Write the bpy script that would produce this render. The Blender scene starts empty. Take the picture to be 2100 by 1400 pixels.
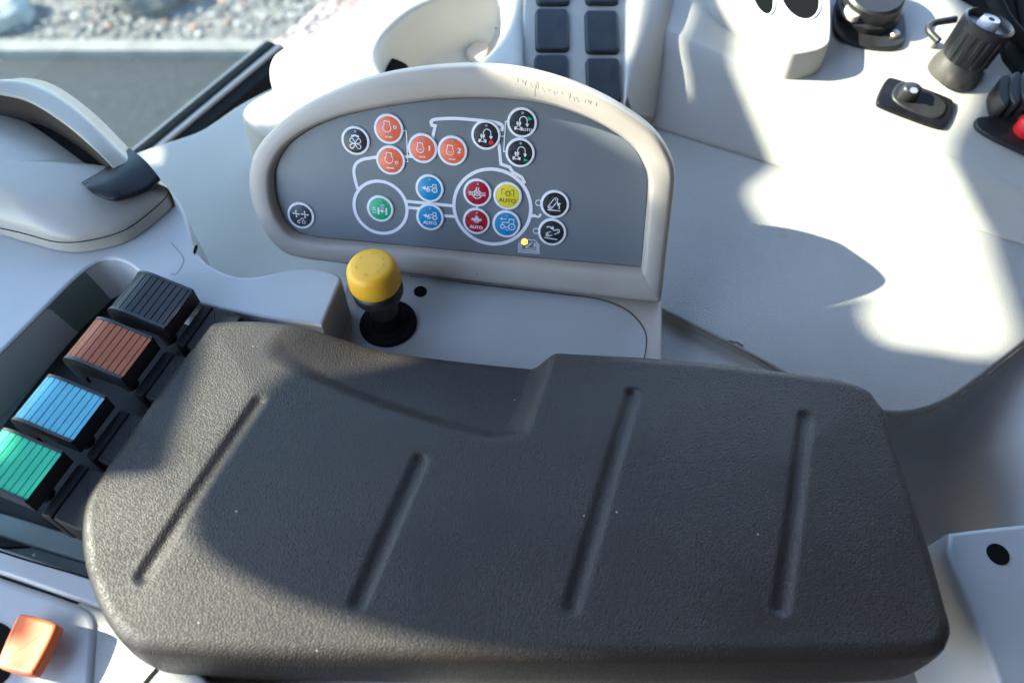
import bpy, math, random
import numpy as np
from mathutils import Vector
random.seed(7); rng = np.random.default_rng(7)
SC = bpy.context.scene; COL = SC.collection
PI = math.pi
# ------------------------------------------------------------------ camera model
F = 1650.0; HC = 0.40; TILT = math.radians(34)
def ray(px, py):
    x, y = (px-1050)/F, -(py-700)/F
    c, s = math.cos(TILT), math.sin(TILT)
    return np.array([x, c*y+s, s*y-c])
CAM = np.array([0, 0, HC])
def W(px, py, z):
    d = ray(px, py); return CAM + d*((z-HC)/d[2])
class Plane:
    def __init__(s, p, n):
        s.p = np.array(p, float); s.n = np.array(n, float)/np.linalg.norm(n)
        if s.n[2] < 0: s.n = -s.n
        u = np.cross([0, 0, 1], s.n)
        s.u = np.array([1., 0, 0]) if np.linalg.norm(u) < 1e-6 else u/np.linalg.norm(u)
        s.v = np.cross(s.n, s.u)
    def hit(s, px, py):
        d = ray(px, py); return CAM + d*(np.dot(s.p-CAM, s.n)/np.dot(d, s.n))
    def uv(s, p): q = np.asarray(p)-s.p; return np.array([q@s.u, q@s.v])
    def puv(s, px, py): return s.uv(s.hit(px, py))
    def at(s, u, v, h=0): return s.p+s.u*u+s.v*v+s.n*h
    def up(s, h): return Plane(s.p+s.n*h, s.n)
def flat(z): return Plane((0, 0, z), (0, 0, 1))
def plane3(a, b, c): return Plane(a, np.cross(np.array(b)-a, np.array(c)-a))
# ------------------------------------------------------------------ curves
def catmull(pts, n=8, closed=False):
    P = np.array(pts, float); m = len(P); out = []
    rngi = range(m) if closed else range(m-1)
    g = (lambda i: P[i % m]) if closed else (lambda i: P[i] if 0 <= i < m else (2*P[0]-P[1] if i < 0 else 2*P[-1]-P[-2]))
    for i in rngi:
        a, b, c, d = g(i-1), g(i), g(i+1), g(i+2)
        for k in range(n):
            t = k/n
            out.append(.5*((2*b)+(-a+c)*t+(2*a-5*b+4*c-d)*t*t+(-a+3*b-3*c+d)*t**3))
    if not closed: out.append(P[-1])
    return np.array(out)
def chaikin(pts, it=2, closed=True):
    P = np.array(pts, float)
    for _ in range(it):
        Q = np.roll(P, -1, 0) if closed else P[1:]
        A = P if closed else P[:-1]
        N = np.empty((2*len(A), P.shape[1])); N[0::2] = .75*A+.25*Q; N[1::2] = .25*A+.75*Q
        if not closed: N = np.vstack([P[:1], N, P[-1:]])
        P = N
    return P
def resample(P, n):
    P = np.array(P, float); d = np.r_[0, np.cumsum(np.linalg.norm(np.diff(P, axis=0), axis=1))]
    t = np.linspace(0, d[-1], n); return np.stack([np.interp(t, d, P[:, k]) for k in range(P.shape[1])], 1)
def segdist(X, Y, poly):
    best = np.full(X.shape, 1e9)
    for (ax, ay), (bx, by) in zip(poly[:-1], poly[1:]):
        dx, dy = bx-ax, by-ay; L = dx*dx+dy*dy+1e-18
        t = np.clip(((X-ax)*dx+(Y-ay)*dy)/L, 0, 1)
        best = np.minimum(best, np.hypot(X-ax-t*dx, Y-ay-t*dy))
    return best
def inside(X, Y, poly):
    r = np.zeros(X.shape, bool); n = len(poly)
    for i in range(n):
        x1, y1 = poly[i]; x2, y2 = poly[(i+1) % n]
        if y1 == y2: continue
        c = ((y1 > Y) != (y2 > Y)) & (X < (x2-x1)*(Y-y1)/(y2-y1)+x1); r ^= c
    return r
def rc(pts, f=.16, it=2):
    P = np.array(pts, float); out = []
    for i in range(len(P)):
        a, b = P[i], P[(i+1) % len(P)]; out += [a+(b-a)*f, b+(a-b)*f]
    return chaikin(out, it)
def sstep(a, b, x): t = np.clip((x-a)/(b-a), 0, 1); return t*t*(3-2*t)
# ------------------------------------------------------------------ objects
ORG = {}
def setp(o, label=None, cat=None, group=None, kind=None):
    if label: o['label'] = label
    if cat: o['category'] = cat
    if group: o['group'] = group
    if kind: o['kind'] = kind
    return o
def thing(name, loc, label, cat, group=None):
    o = bpy.data.objects.new(name, None); COL.objects.link(o); o.empty_display_size = .01
    o.location = [float(v) for v in loc]; ORG[o] = np.array(loc, float)
    return setp(o, label, cat, group)
def mk(name, V, Fc, mats, parent=None, smooth=38, midx=None, org=None, label=None):
    V = np.array(V, float).reshape(-1, 3)
    o0 = ORG[parent] if parent is not None else (np.array(org, float) if org is not None else V.mean(0)*0)
    me = bpy.data.meshes.new(name)
    me.from_pydata([tuple(v) for v in (V-o0)], [], [tuple(int(i) for i in f) for f in Fc])
    for m in (mats if isinstance(mats, (list, tuple)) else [mats]): me.materials.append(m)
    if midx is not None: me.polygons.foreach_set('material_index', np.array(midx, np.int32))
    me.update()
    if smooth:
        me.polygons.foreach_set('use_smooth', [True]*len(me.polygons)); me.set_sharp_from_angle(angle=math.radians(smooth))
        for p in me.polygons:
            if len(p.vertices) > 7: p.use_smooth = False
    o = bpy.data.objects.new(name, me); COL.objects.link(o)
    if parent is not None: o.parent = parent
    else: o.location = [float(v) for v in o0]
    ORG[o] = o0
    if label: o['label'] = label
    return o
class MB:
    def __init__(s): s.V = []; s.F = []; s.M = []
    def add(s, V, Fc, m=0):
        b = len(s.V); s.V += [np.array(v, float) for v in V]; s.F += [[i+b for i in f] for f in Fc]; s.M += [m]*len(Fc); return s
    def build(s, name, mats, parent=None, **k): return mk(name, s.V, s.F, mats, parent, midx=s.M, **k)
def gridfaces(nr, nc, closed=False):
    f = []
    for i in range(nr-1):
        for j in range(nc if closed else nc-1):
            k = (j+1) % nc; f.append([i*nc+j, i*nc+k, (i+1)*nc+k, (i+1)*nc+j])
    return f
def area2(Q): x, y = Q[:, 0], Q[:, 1]; return .5*np.sum(x*np.roll(y, -1)-np.roll(x, -1)*y)
def inset(Q, r):          # Q ccw
    e = np.roll(Q, -1, 0)-Q; e /= (np.linalg.norm(e, axis=1)[:, None]+1e-12)
    n = np.stack([-e[:, 1], e[:, 0]], 1); m = n+np.roll(n, 1, 0); m /= (np.linalg.norm(m, axis=1)[:, None]+1e-9)
    c = np.clip(np.sum(m*n, 1), .6, 1); return Q+m*(r/c)[:, None]
def plate_geo(Q, pl, depth, r=.002, seg=4, dirn=None, flare=0):
    Q = np.array(Q, float)
    if area2(Q) < 0: Q = Q[::-1]
    d = -pl.n if dirn is None else np.array(dirn, float)
    n = len(Q); V = []
    B = inset(Q, -flare) if flare else Q
    V += [pl.at(*q)+d*depth for q in B]
    for k in range(seg+1):
        a = k/seg*PI/2; R = inset(Q, r*(1-math.cos(a)))
        V += [pl.at(q[0], q[1])+d*(r*(1-math.sin(a))) for q in R]
    R = inset(Q, r+min(.0004, r*.4)); V += [pl.at(q[0], q[1]) for q in R]
    f = gridfaces(seg+3, n, True); f.append(list(range((seg+2)*n, (seg+3)*n))); f.append(list(range(n))[::-1])
    return V, f
def plate(name, px, pl, depth, mat, parent=None, r=.002, it=2, dirn=None, spline=False, flare=0, **k):
    P = catmull(px, 6, True) if spline else chaikin(px, it)
    Q = np.array([pl.puv(*p) for p in P])
    V, f = plate_geo(Q, pl, depth, r, 4, dirn, flare)
    return mk(name, V, f, mat, parent, **k)
def loft(lines, n=40, sub=6):
    L = [resample(catmull(l, 8), n) for l in lines]
    A = np.array(L); G = np.stack([catmull(A[:, j], sub) for j in range(n)], 1)
    return G
def sheet(name, G, mat, parent=None, thick=0.0, **k):
    nr, nc = G.shape[:2]; V = list(G.reshape(-1, 3)); f = gridfaces(nr, nc)
    a = G[1, 0]-G[0, 0]; b = G[0, 1]-G[0, 0]
    if np.cross(b, a)[2] < 0: f = [q[::-1] for q in f]
    if thick:
        n0 = len(V); V += [v-np.array([0, 0, thick]) for v in V]
        f += [[i+n0 for i in q[::-1]] for q in f]
        ring = [j for j in range(nc)]+[i*nc+nc-1 for i in range(1, nr)]+[(nr-1)*nc+j for j in range(nc-2, -1, -1)]+[i*nc for i in range(nr-2, 0, -1)]
        for a_, b_ in zip(ring, ring[1:]+ring[:1]): f.append([a_, b_, b_+n0, a_+n0])
    return mk(name, V, f, mat, parent, **k)
def lathe_geo(prof, base, axis=(0, 0, 1), seg=48, sx=1, sy=1, rib=None):
    ax = np.array(axis, float); ax /= np.linalg.norm(ax)
    t = np.array([1., 0, 0])-ax*ax[0]; t /= np.linalg.norm(t); b = np.cross(ax, t); V = []
    for k, (r, h) in enumerate(prof):
        for j in range(seg):
            a = 2*PI*j/seg; rr = r
            if rib and rib[0] <= k <= rib[1]: rr = r*(1+rib[3]*(1 if math.cos(a*rib[2]) > 0 else 0))
            V.append(np.array(base)+ax*h+t*(rr*math.cos(a)*sx)+b*(rr*math.sin(a)*sy))
    f = gridfaces(len(prof), seg, True); m = len(prof)
    f.append(list(range((m-1)*seg, m*seg))); f.append(list(range(seg))[::-1]); return V, f
def lathe(name, prof, base, mat, parent=None, axis=(0, 0, 1), **k):
    g = {a: k.pop(a) for a in ('seg', 'sx', 'sy', 'rib') if a in k}
    V, f = lathe_geo(prof, base, axis, **g); return mk(name, V, f, mat, parent, **k)
def ribbon2(pts, w, closed=False):
    P = np.array(pts, float); n = len(P); V = []
    for i in range(n):
        a = P[(i-1) % n] if (closed or i > 0) else P[i]; c = P[(i+1) % n] if (closed or i < n-1) else P[i]
        d1 = P[i]-a; d2 = c-P[i]; l1, l2 = np.linalg.norm(d1), np.linalg.norm(d2)
        d1 = d1/l1 if l1 > 1e-12 else d2/l2; d2 = d2/l2 if l2 > 1e-12 else d1
        nn = np.array([-(d1+d2)[1], (d1+d2)[0]]); L = np.linalg.norm(nn)
        nn = nn/L if L > 1e-6 else np.array([-d1[1], d1[0]])
        s = w/2/max(.55, abs(nn@np.array([-d1[1], d1[0]])))
        V += [P[i]+nn*s, P[i]-nn*s]
    f = [[2*i, 2*i+1, 2*((i+1) % n)+1, 2*((i+1) % n)] for i in range(n if closed else n-1)]
    return V, [q for q in f]
def circ(cx, cy, r, n=32, a0=0, a1=2*PI, closed=True):
    t = np.linspace(a0, a1, n, endpoint=not closed); return np.stack([cx+r*np.cos(t), cy+r*np.sin(t)], 1)
def tube_geo(P, r, seg=10, caps=True):
    P = np.array(P, float); V = []; n = len(P)
    for i in range(n):
        d = P[min(i+1, n-1)]-P[max(i-1, 0)]; d /= np.linalg.norm(d)
        u = np.cross(d, [0, 0, 1.]); u = u/np.linalg.norm(u) if np.linalg.norm(u) > 1e-6 else np.array([1., 0, 0]); v = np.cross(u, d)
        rr = r[i] if hasattr(r, '__len__') else r
        V += [P[i]+u*(rr*math.cos(2*PI*j/seg))+v*(rr*math.sin(2*PI*j/seg)) for j in range(seg)]
    f = gridfaces(n, seg, True)
    if caps: f += [list(range(seg)), list(range((n-1)*seg, n*seg))[::-1]]
    return V, f
# ------------------------------------------------------------------ materials
def mat(name, col, rough=.5, spec=.5, bump=None, var=None, metal=0, coat=0, emit=None, specks=None, stain=None):
    m = bpy.data.materials.new(name); m.use_nodes = True; nt = m.node_tree; N = nt.nodes; K = nt.links
    b = N['Principled BSDF']; b.inputs['Base Color'].default_value = (*col, 1); b.inputs['Roughness'].default_value = rough
    b.inputs['Specular IOR Level'].default_value = spec; b.inputs['Metallic'].default_value = metal; b.inputs['Coat Weight'].default_value = coat
    tc = N.new('ShaderNodeTexCoord'); out = None
    def noise(sc, det=3):
        t = N.new('ShaderNodeTexNoise'); t.inputs['Scale'].default_value = sc; t.inputs['Detail'].default_value = det; K.new(tc.outputs['Object'], t.inputs['Vector']); return t
    def mix(a, c2, fac):
        x = N.new('ShaderNodeMix'); x.data_type = 'RGBA'
        if a is None: x.inputs[6].default_value = (*col, 1)
        else: K.new(a, x.inputs[6])
        x.inputs[7].default_value = (*c2, 1); K.new(fac, x.inputs[0]); return x.outputs[2]
    def ramp(src, a, c):
        r = N.new('ShaderNodeMapRange'); r.inputs[1].default_value = a; r.inputs[2].default_value = c; K.new(src, r.inputs[0]); return r.outputs[0]
    if var: out = mix(out, var[0], ramp(noise(var[1], 5).outputs[0], var[2], var[3]))
    if stain: out = mix(out, stain[0], ramp(noise(stain[1], 6).outputs[0], stain[2], stain[3]))
    if specks:
        v = N.new('ShaderNodeTexVoronoi'); v.inputs['Scale'].default_value = specks[1]; K.new(tc.outputs['Object'], v.inputs['Vector'])
        lt = N.new('ShaderNodeMath'); lt.operation = 'LESS_THAN'; lt.inputs[1].default_value = specks[2]; K.new(v.outputs['Distance'], lt.inputs[0])
        sx = N.new('ShaderNodeSeparateColor'); K.new(v.outputs['Color'], sx.inputs[0])
        g = N.new('ShaderNodeMath'); g.operation = 'LESS_THAN'; g.inputs[1].default_value = specks[3]; K.new(sx.outputs[0], g.inputs[0])
        mu = N.new('ShaderNodeMath'); mu.operation = 'MULTIPLY'; K.new(lt.outputs[0], mu.inputs[0]); K.new(g.outputs[0], mu.inputs[1])
        out = mix(out, specks[0], mu.outputs[0])
    if out is not None: K.new(out, b.inputs['Base Color'])
    if bump:
        src = noise(bump[0], 4).outputs[0]; bp = N.new('ShaderNodeBump'); bp.inputs['Strength'].default_value = bump[1]; bp.inputs['Distance'].default_value = bump[2]
        K.new(src, bp.inputs['Height']); K.new(bp.outputs[0], b.inputs['Normal'])
    rr = noise(90 if not var else var[1]*3, 4)
    rm = N.new('ShaderNodeMapRange'); rm.inputs[1].default_value = .3; rm.inputs[2].default_value = .7; rm.inputs[3].default_value = max(.05, rough-.06); rm.inputs[4].default_value = min(1, rough+.06)
    K.new(rr.outputs[0], rm.inputs[0]); K.new(rm.outputs[0], b.inputs['Roughness'])
    if emit: b.inputs['Emission Color'].default_value = (*emit[0], 1); b.inputs['Emission Strength'].default_value = emit[1]
    return m
G_ = (.46, .445, .415)
M = {}
M['grey'] = mat('grey_plastic', G_, .48, .45, (1100, .5, .0006), ((.42, .405, .375), 14, .4, .75), specks=((.26, .23, .19), 90, .03, .22))
M['trim'] = mat('trim_plastic', (.38, .365, .345), .5, .45, (1000, .6, .0007), ((.345, .33, .31), 10, .4, .7), specks=((.24, .21, .17), 80, .035, .25), stain=((.25, .19, .12), 30, .70, .85))
M['frame'] = mat('frame_plastic', (.45, .395, .35), .45, .45, (1500, .22, .0004), ((.40, .345, .30), 18, .45, .75), specks=((.16, .12, .1), 80, .06, .3))
M['face'] = mat('membrane_film', (.165, .18, .20), .34, .5, (2500, .10, .0002), ((.15, .165, .185), 25, .4, .7), specks=((.4, .4, .4), 120, .03, .12))
M['lid'] = mat('lid_plastic', (.40, .41, .42), .46, .45, (1400, .25, .0004), ((.37, .38, .385), 14, .4, .7), specks=((.24, .22, .2), 90, .03, .2))
M['lav'] = mat('module_plastic', (.46, .455, .46), .42, .5, (1400, .2, .0003), ((.43, .42, .42), 16, .4, .75), specks=((.25, .23, .2), 100, .03, .2))
M['tray'] = mat('tray_shade_plastic', (.17, .21, .20), .5, .4, (1200, .25, .0004), ((.14, .175, .165), 20, .4, .7), specks=((.5, .5, .48), 70, .07, .25))  # same grey plastic, painted darker for the shade inside the tray
M['grip'] = mat('grip_plastic', (.40, .365, .325), .34, .5, (1500, .12, .0003), ((.36, .325, .29), 18, .4, .75), specks=((.6, .6, .58), 60, .04, .2))
M['black'] = mat('black_plastic', (.018, .018, .02), .42, .5, (900, .15, .0003), ((.03, .03, .032), 40, .5, .8), specks=((.2, .19, .17), 140, .04, .15))
M['gloss'] = mat('gloss_black', (.008, .008, .010), .30, .22, None, ((.02, .02, .022), 40, .5, .8))
M['switch'] = mat('switch_black', (.028, .033, .04), .38, .5, (1200, .15, .0003), ((.04, .045, .05), 60, .5, .8))
M['rubber'] = mat('rubber_black', (.009, .010, .010), .75, .08, (700, .2, .0005))
M['seam'] = mat('dirt_seam', (.085, .06, .045), .9, .1, None, ((.18, .15, .12), 120, .4, .7))
M['dark'] = mat('hole_shade', (.006, .006, .006), .9, .1)  # near-black stands in for the shade inside holes and slots
M['white'] = mat('white_print', (.80, .78, .82), .45, .4)
M['inkdark'] = mat('dark_print', (.10, .085, .03), .5, .3)
for nme, c in dict(orange=(.86, .155, .065), blue=(.008, .23, .47), red=(.42, .008, .022), green=(.008, .40, .19), yellow=(.83, .63, .035), blackb=(.022, .024, .028), reddot=(.8, .03, .05), greenmark=(.02, .45, .22)).items():
    M['b_'+nme] = mat('key_'+nme, c, .3, .5, None, (tuple(v*.9 for v in c), 60, .4, .7))
M['led'] = mat('indicator_grey', (.30, .31, .33), .35)
M['amber'] = mat('amber_lamp', (.9, .35, .03), .25, .5, emit=((1, .35, .03), .8))
for nme, c in dict(black=(.014, .015, .018), brown=(.34, .088, .032), blue=(.12, .44, .56), green=(.03, .50, .27)).items():
    M['p_'+nme] = mat('paddle_'+nme, c, .45, .45, (900, .2, .0003), (tuple(v*.88 for v in c), 50, .4, .7))
M['yellow'] = mat('yellow_plastic', (.90, .46, .03), .42, .45, (900, .15, .0003), ((.84, .41, .025), 40, .4, .7), specks=((.4, .2, .03), 130, .045, .3))
M['oralev'] = mat('orange_plastic', (.82, .16, .045), .4, .45, (900, .15, .0003), ((.78, .145, .04), 40, .4, .7))
M['redpl'] = mat('red_plastic', (.7, .012, .02), .4, .5)
M['socket'] = mat('socket_plastic', (.055, .05, .045), .55, .4, (500, .3, .0006), ((.16, .14, .12), 70, .5, .75))
M['metal'] = mat('screw_metal', (.45, .36, .3), .4, .5, metal=.8)
M['asphalt'] = mat('asphalt', (.022, .028, .034), .85, .3, (60, .6, .01), ((.032, .038, .044), 22, .4, .7), specks=((.16, .155, .15), 30, .12, .12))
M['kerb'] = mat('kerb_concrete', (.215, .21, .20), .85, .3, (50, .5, .006), ((.16, .157, .15), 9, .4, .7))
M['gravel'] = mat('gravel_ground', (.10, .098, .094), .9, .3, (40, .8, .02), ((.22, .215, .205), 30, .4, .7))
M['rock'] = mat('rock_stone', (.075, .08, .08), .8, .3, (30, .7, .02), ((.12, .125, .12), 12, .4, .7))
M['pale_rock'] = mat('pale_stone', (.35, .36, .35), .8, .3, (30, .7, .02), ((.25, .255, .25), 12, .4, .7))
def leather():
    m = bpy.data.materials.new('grained_leather'); m.use_nodes = True; nt = m.node_tree; N = nt.nodes; K = nt.links
    b = N['Principled BSDF']; tc = N.new('ShaderNodeTexCoord')
    mp = N.new('ShaderNodeMapping'); mp.inputs['Rotation'].default_value = (0, 0, .35); mp.inputs['Scale'].default_value = (1, 1.25, 1); K.new(tc.outputs['Object'], mp.inputs[0])
    nz = N.new('ShaderNodeTexNoise'); nz.inputs['Scale'].default_value = 260; nz.inputs['Detail'].default_value = 3; K.new(mp.outputs[0], nz.inputs['Vector'])
    sub = N.new('ShaderNodeVectorMath'); sub.operation = 'SUBTRACT'; sub.inputs[1].default_value = (.5, .5, .5); K.new(nz.outputs['Color'], sub.inputs[0])
    mul = N.new('ShaderNodeVectorMath'); mul.operation = 'SCALE'; mul.inputs['Scale'].default_value = .0035; K.new(sub.outputs[0], mul.inputs[0])
    add = N.new('ShaderNodeVectorMath'); K.new(mp.outputs[0], add.inputs[0]); K.new(mul.outputs[0], add.inputs[1])
    v = N.new('ShaderNodeTexVoronoi'); v.feature = 'DISTANCE_TO_EDGE'; v.inputs['Scale'].default_value = 570; K.new(add.outputs[0], v.inputs['Vector'])
    mr = N.new('ShaderNodeMapRange'); mr.inputs[1].default_value = .02; mr.inputs[2].default_value = .30; mr.inputs[3].default_value = 1; mr.inputs[4].default_value = 0; K.new(v.outputs[0], mr.inputs[0])
    big = N.new('ShaderNodeTexNoise'); big.inputs['Scale'].default_value = 16; big.inputs['Detail'].default_value = 4; K.new(tc.outputs['Object'], big.inputs['Vector'])
    bs = N.new('ShaderNodeMapRange'); bs.inputs[1].default_value = .35; bs.inputs[2].default_value = .65; bs.inputs[3].default_value = .35; bs.inputs[4].default_value = .85; K.new(big.outputs[0], bs.inputs[0])
    fine = N.new('ShaderNodeTexNoise'); fine.inputs['Scale'].default_value = 1500; K.new(tc.outputs['Object'], fine.inputs['Vector'])
    ad = N.new('ShaderNodeMath'); ad.operation = 'MULTIPLY_ADD'; ad.inputs[1].default_value = .35; K.new(fine.outputs[0], ad.inputs[0]); K.new(mr.outputs[0], ad.inputs[2])
    bp = N.new('ShaderNodeBump'); bp.inputs['Distance'].default_value = .00026; K.new(bs.outputs[0], bp.inputs['Strength']); K.new(ad.outputs[0], bp.inputs['Height']); K.new(bp.outputs[0], b.inputs['Normal'])
    cr = N.new('ShaderNodeMix'); cr.data_type = 'RGBA'; cr.inputs[6].default_value = (.028,.0215,.0185,1); cr.inputs[7].default_value = (.028,.0215,.0185,1); K.new(big.outputs[0], cr.inputs[0])
    vs = N.new('ShaderNodeTexVoronoi'); vs.inputs['Scale'].default_value = 75; K.new(tc.outputs['Object'], vs.inputs['Vector'])
    lt = N.new('ShaderNodeMath'); lt.operation = 'LESS_THAN'; lt.inputs[1].default_value = .035; K.new(vs.outputs['Distance'], lt.inputs[0])
    sx = N.new('ShaderNodeSeparateColor'); K.new(vs.outputs['Color'], sx.inputs[0])
    g = N.new('ShaderNodeMath'); g.operation = 'LESS_THAN'; g.inputs[1].default_value = .3; K.new(sx.outputs[1], g.inputs[0])
    mu = N.new('ShaderNodeMath'); mu.operation = 'MULTIPLY'; K.new(lt.outputs[0], mu.inputs[0]); K.new(g.outputs[0], mu.inputs[1])
    sp = N.new('ShaderNodeMix'); sp.data_type = 'RGBA'; K.new(cr.outputs[2], sp.inputs[6]); sp.inputs[7].default_value = (.38, .37, .36, 1); K.new(mu.outputs[0], sp.inputs[0])
    K.new(sp.outputs[2], b.inputs['Base Color'])
    rg = N.new('ShaderNodeMapRange'); rg.inputs[3].default_value = .72; rg.inputs[4].default_value = .50; K.new(mr.outputs[0], rg.inputs[0])
    bg = N.new('ShaderNodeMapRange'); bg.inputs[1].default_value = .35; bg.inputs[2].default_value = .65; bg.inputs[3].default_value = -.05; bg.inputs[4].default_value = .05; K.new(big.outputs[0], bg.inputs[0])
    ra = N.new('ShaderNodeMath'); K.new(rg.outputs[0], ra.inputs[0]); K.new(bg.outputs[0], ra.inputs[1]); K.new(ra.outputs[0], b.inputs['Roughness'])
    b.inputs['Roughness'].default_value = .55; b.inputs['Specular IOR Level'].default_value = .54
    b.inputs['Sheen Weight'].default_value = .0
    return m
M['leather'] = leather()
def glassmat():
    m = bpy.data.materials.new('tinted_glass'); m.use_nodes = True; nt = m.node_tree; N = nt.nodes; K = nt.links; N.clear()
    o = N.new('ShaderNodeOutputMaterial'); t = N.new('ShaderNodeBsdfTransparent'); t.inputs[0].default_value = (.52, .62, .62, 1)
    g = N.new('ShaderNodeBsdfGlossy'); g.inputs['Roughness'].default_value = .02; d = N.new('ShaderNodeBsdfDiffuse'); d.inputs[0].default_value = (.55, .6, .6, 1)
    fr = N.new('ShaderNodeFresnel'); fr.inputs[0].default_value = 1.5
    a = N.new('ShaderNodeMixShader'); K.new(fr.outputs[0], a.inputs[0]); K.new(t.outputs[0], a.inputs[1]); K.new(g.outputs[0], a.inputs[2])
    b = N.new('ShaderNodeMixShader'); b.inputs[0].default_value = .07; K.new(a.outputs[0], b.inputs[1]); K.new(d.outputs[0], b.inputs[2]); K.new(b.outputs[0], o.inputs[0]); return m
M['glass'] = glassmat()
# ------------------------------------------------------------------ key planes
ZB = -.090
PLATE = flat(-.05)
LOBE = Plane(W(1600, 750, -.076), (-.02, -.07, 1))
sa, sb = LOBE.up(.0015).hit(1330, 255), LOBE.up(.0015).hit(2100, 500)
T1 = plane3(sa, sb, (sa+sb)/2+np.array([0, .05, .030]))
ba, bb = T1.hit(1640, 195), T1.hit(2100, 395)
T2 = plane3(ba, bb, (ba+bb)/2+np.array([0, .05, .009]))
TOPL = Plane(W(800, 100, -.005), (0, -.05, 1))
SWP = Plane(W(1180, 100, -.012), (0, -.30, 1))
az, el = math.radians(-8), math.radians(28)
BN = np.array([math.sin(az)*math.cos(el), -math.cos(az)*math.cos(el), math.sin(el)])
BOARD = Plane(W(970, 580, -.05), BN)
SUN = np.array([-.83, .07, .555]); SUN /= np.linalg.norm(SUN)
def seam(pts, pl, w, parent, h=.0006, name='seam', mt='seam', n=8, closed=False):
    Q = catmull([pl.puv(*p) for p in pts], n, closed); V, f = ribbon2(Q, w, closed)
    return mk(name, [pl.at(v[0], v[1], h) for v in V], [q[::-1] for q in f], M[mt], parent, smooth=0)
#@CONSOLE
# ------------------------------------------------------------------ side console
con = thing('side_console', (0.05, .4, ZB-.05), 'light grey moulded plastic side console surrounding the armrest and control board', 'console')
plate('console_base', [(-500, 1750), (-500, 700), (100, 480), (262, 318), (300, 303), (350, 287), (405, 270), (440, 248), (500, 205), (620, 150), (800, 60), (1100, -90), (1700, -200), (2700, -200), (2700, 450), (2150, 600), (1900, 750), (1700, 780), (1600, 1750)], flat(ZB), .05, M['grey'], con, r=.004, it=2)
# raised shelf with the cup recess
hole = catmull([(772, 118), (783, 80), (812, 46), (852, 16), (905, -8), (965, -28), (1028, -30), (1046, 5), (1037, 50), (1012, 93), (972, 132), (925, 165), (855, 180), (795, 160)], 6, True)
outer = catmull([(556, 168), (552, 118), (585, 88), (670, 45), (770, -8), (870, -60), (1000, -90), (1090, -60), (1080, 20), (1074, 90), (1066, 150), (1000, 230), (800, 260), (610, 250)], 6, True)
HQ = np.array([TOPL.puv(*p) for p in hole]); OQ = np.array([TOPL.puv(*p) for p in outer])
def ringloft(name, loops, mt, parent, cap=False, **k):
    n = len(loops[0]); V = [v for l in loops for v in l]; f = gridfaces(len(loops), n, True)
    if cap: f.append(list(range((len(loops)-1)*n, len(loops)*n)))
    c = np.mean(loops[0], 0)
    return mk(name, V, f, mt, parent, **k)
def insign(Q, r): return inset(Q, r) if area2(Q) > 0 else inset(Q[::-1], r)[::-1]
lp = [[TOPL.at(q[0], q[1])-np.array([0, 0, .085]) for q in insign(OQ, -.004)]]
for k in range(5):
    a = k/4*PI/2; lp.append([TOPL.at(q[0], q[1])-np.array([0, 0, .008*(1-math.sin(a))]) for q in insign(OQ, .008*(1-math.cos(a)))])
for k in range(5):
    a = k/4*PI/2; lp.append([TOPL.at(q[0], q[1])-np.array([0, 0, .005*(1-math.cos(a))]) for q in insign(HQ, -.005*(1-math.sin(a)))])
shelf = ringloft('shelf', lp, M['grey'], con, smooth=50)
lp = [[TOPL.at(q[0], q[1])-np.array([0, 0, .005]) for q in HQ]]
for s, d in ((.003, .02), (.008, .036), (.016, .044), (.026, .046)): lp.append([TOPL.at(q[0], q[1])-np.array([0, 0, d]) for q in insign(HQ, s)])
cup = ringloft('cup_holder', lp, M['grey'], con, cap=True, smooth=60)
P = flat(-.044)
V, f = plate_geo(np.array([flat(-.026).puv(*p) for p in rc([(785, 152), (796, 113), (838, 130), (842, 165)])]), flat(-.026), .02, .002); mk('cup_clip', V, f, M['rubber'], con)
mb = MB()
V, f = plate_geo(np.array([flat(-.042).puv(*p) for p in rc([(952, 108), (972, 84), (1005, 92), (990, 125)])]), flat(-.042), .006, .001); mb.add(V, f, 1)
mb.build('cup_clip', [M['rubber'], M['frame']], con)
# lower block between the shelf and the board
plate('shoulder_block', [(482, 222), (560, 176), (620, 160), (720, 260), (560, 290), (520, 262)], flat(-.035), .06, M['grey'], con, r=.006, it=2, flare=.006)
# plate behind the armrest with its lid
plate('mounting_plate', [(705, 575), (735, 545), (900, 540), (1357, 606), (1358, 640), (1358, 820), (690, 800), (690, 690)], PLATE, .06, M['frame'], con, r=.0018, it=1)
lid = [(760, 572), (850, 567), (1000, 586), (1150, 603), (1230, 614), (1285, 636), (1316, 668), (1325, 700), (1318, 745), (1300, 800), (900, 790), (740, 745), (722, 650)]
plate('lid', lid, PLATE.up(.0008), .003, M['lid'], con, r=.0006, spline=True)
seam([(840, 567), (1000, 586), (1150, 603), (1230, 614), (1285, 636), (1316, 668), (1325, 700), (1318, 745)], PLATE, .0011, con, .0004)
lathe('screw_hole_shade', [(.0046, 0), (.0046, .0006), (.0042, .0008)], PLATE.up(.0008).hit(862, 598), M['dark'], con, seg=32)  # dark disc painted in for the shade of a screw hole
plate('lower_trim', [(1290, 560), (1500, 690), (1690, 810), (1690, 900), (1290, 900)], flat(-.084), .02, M['grey'], con, r=.001, it=0)
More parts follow.
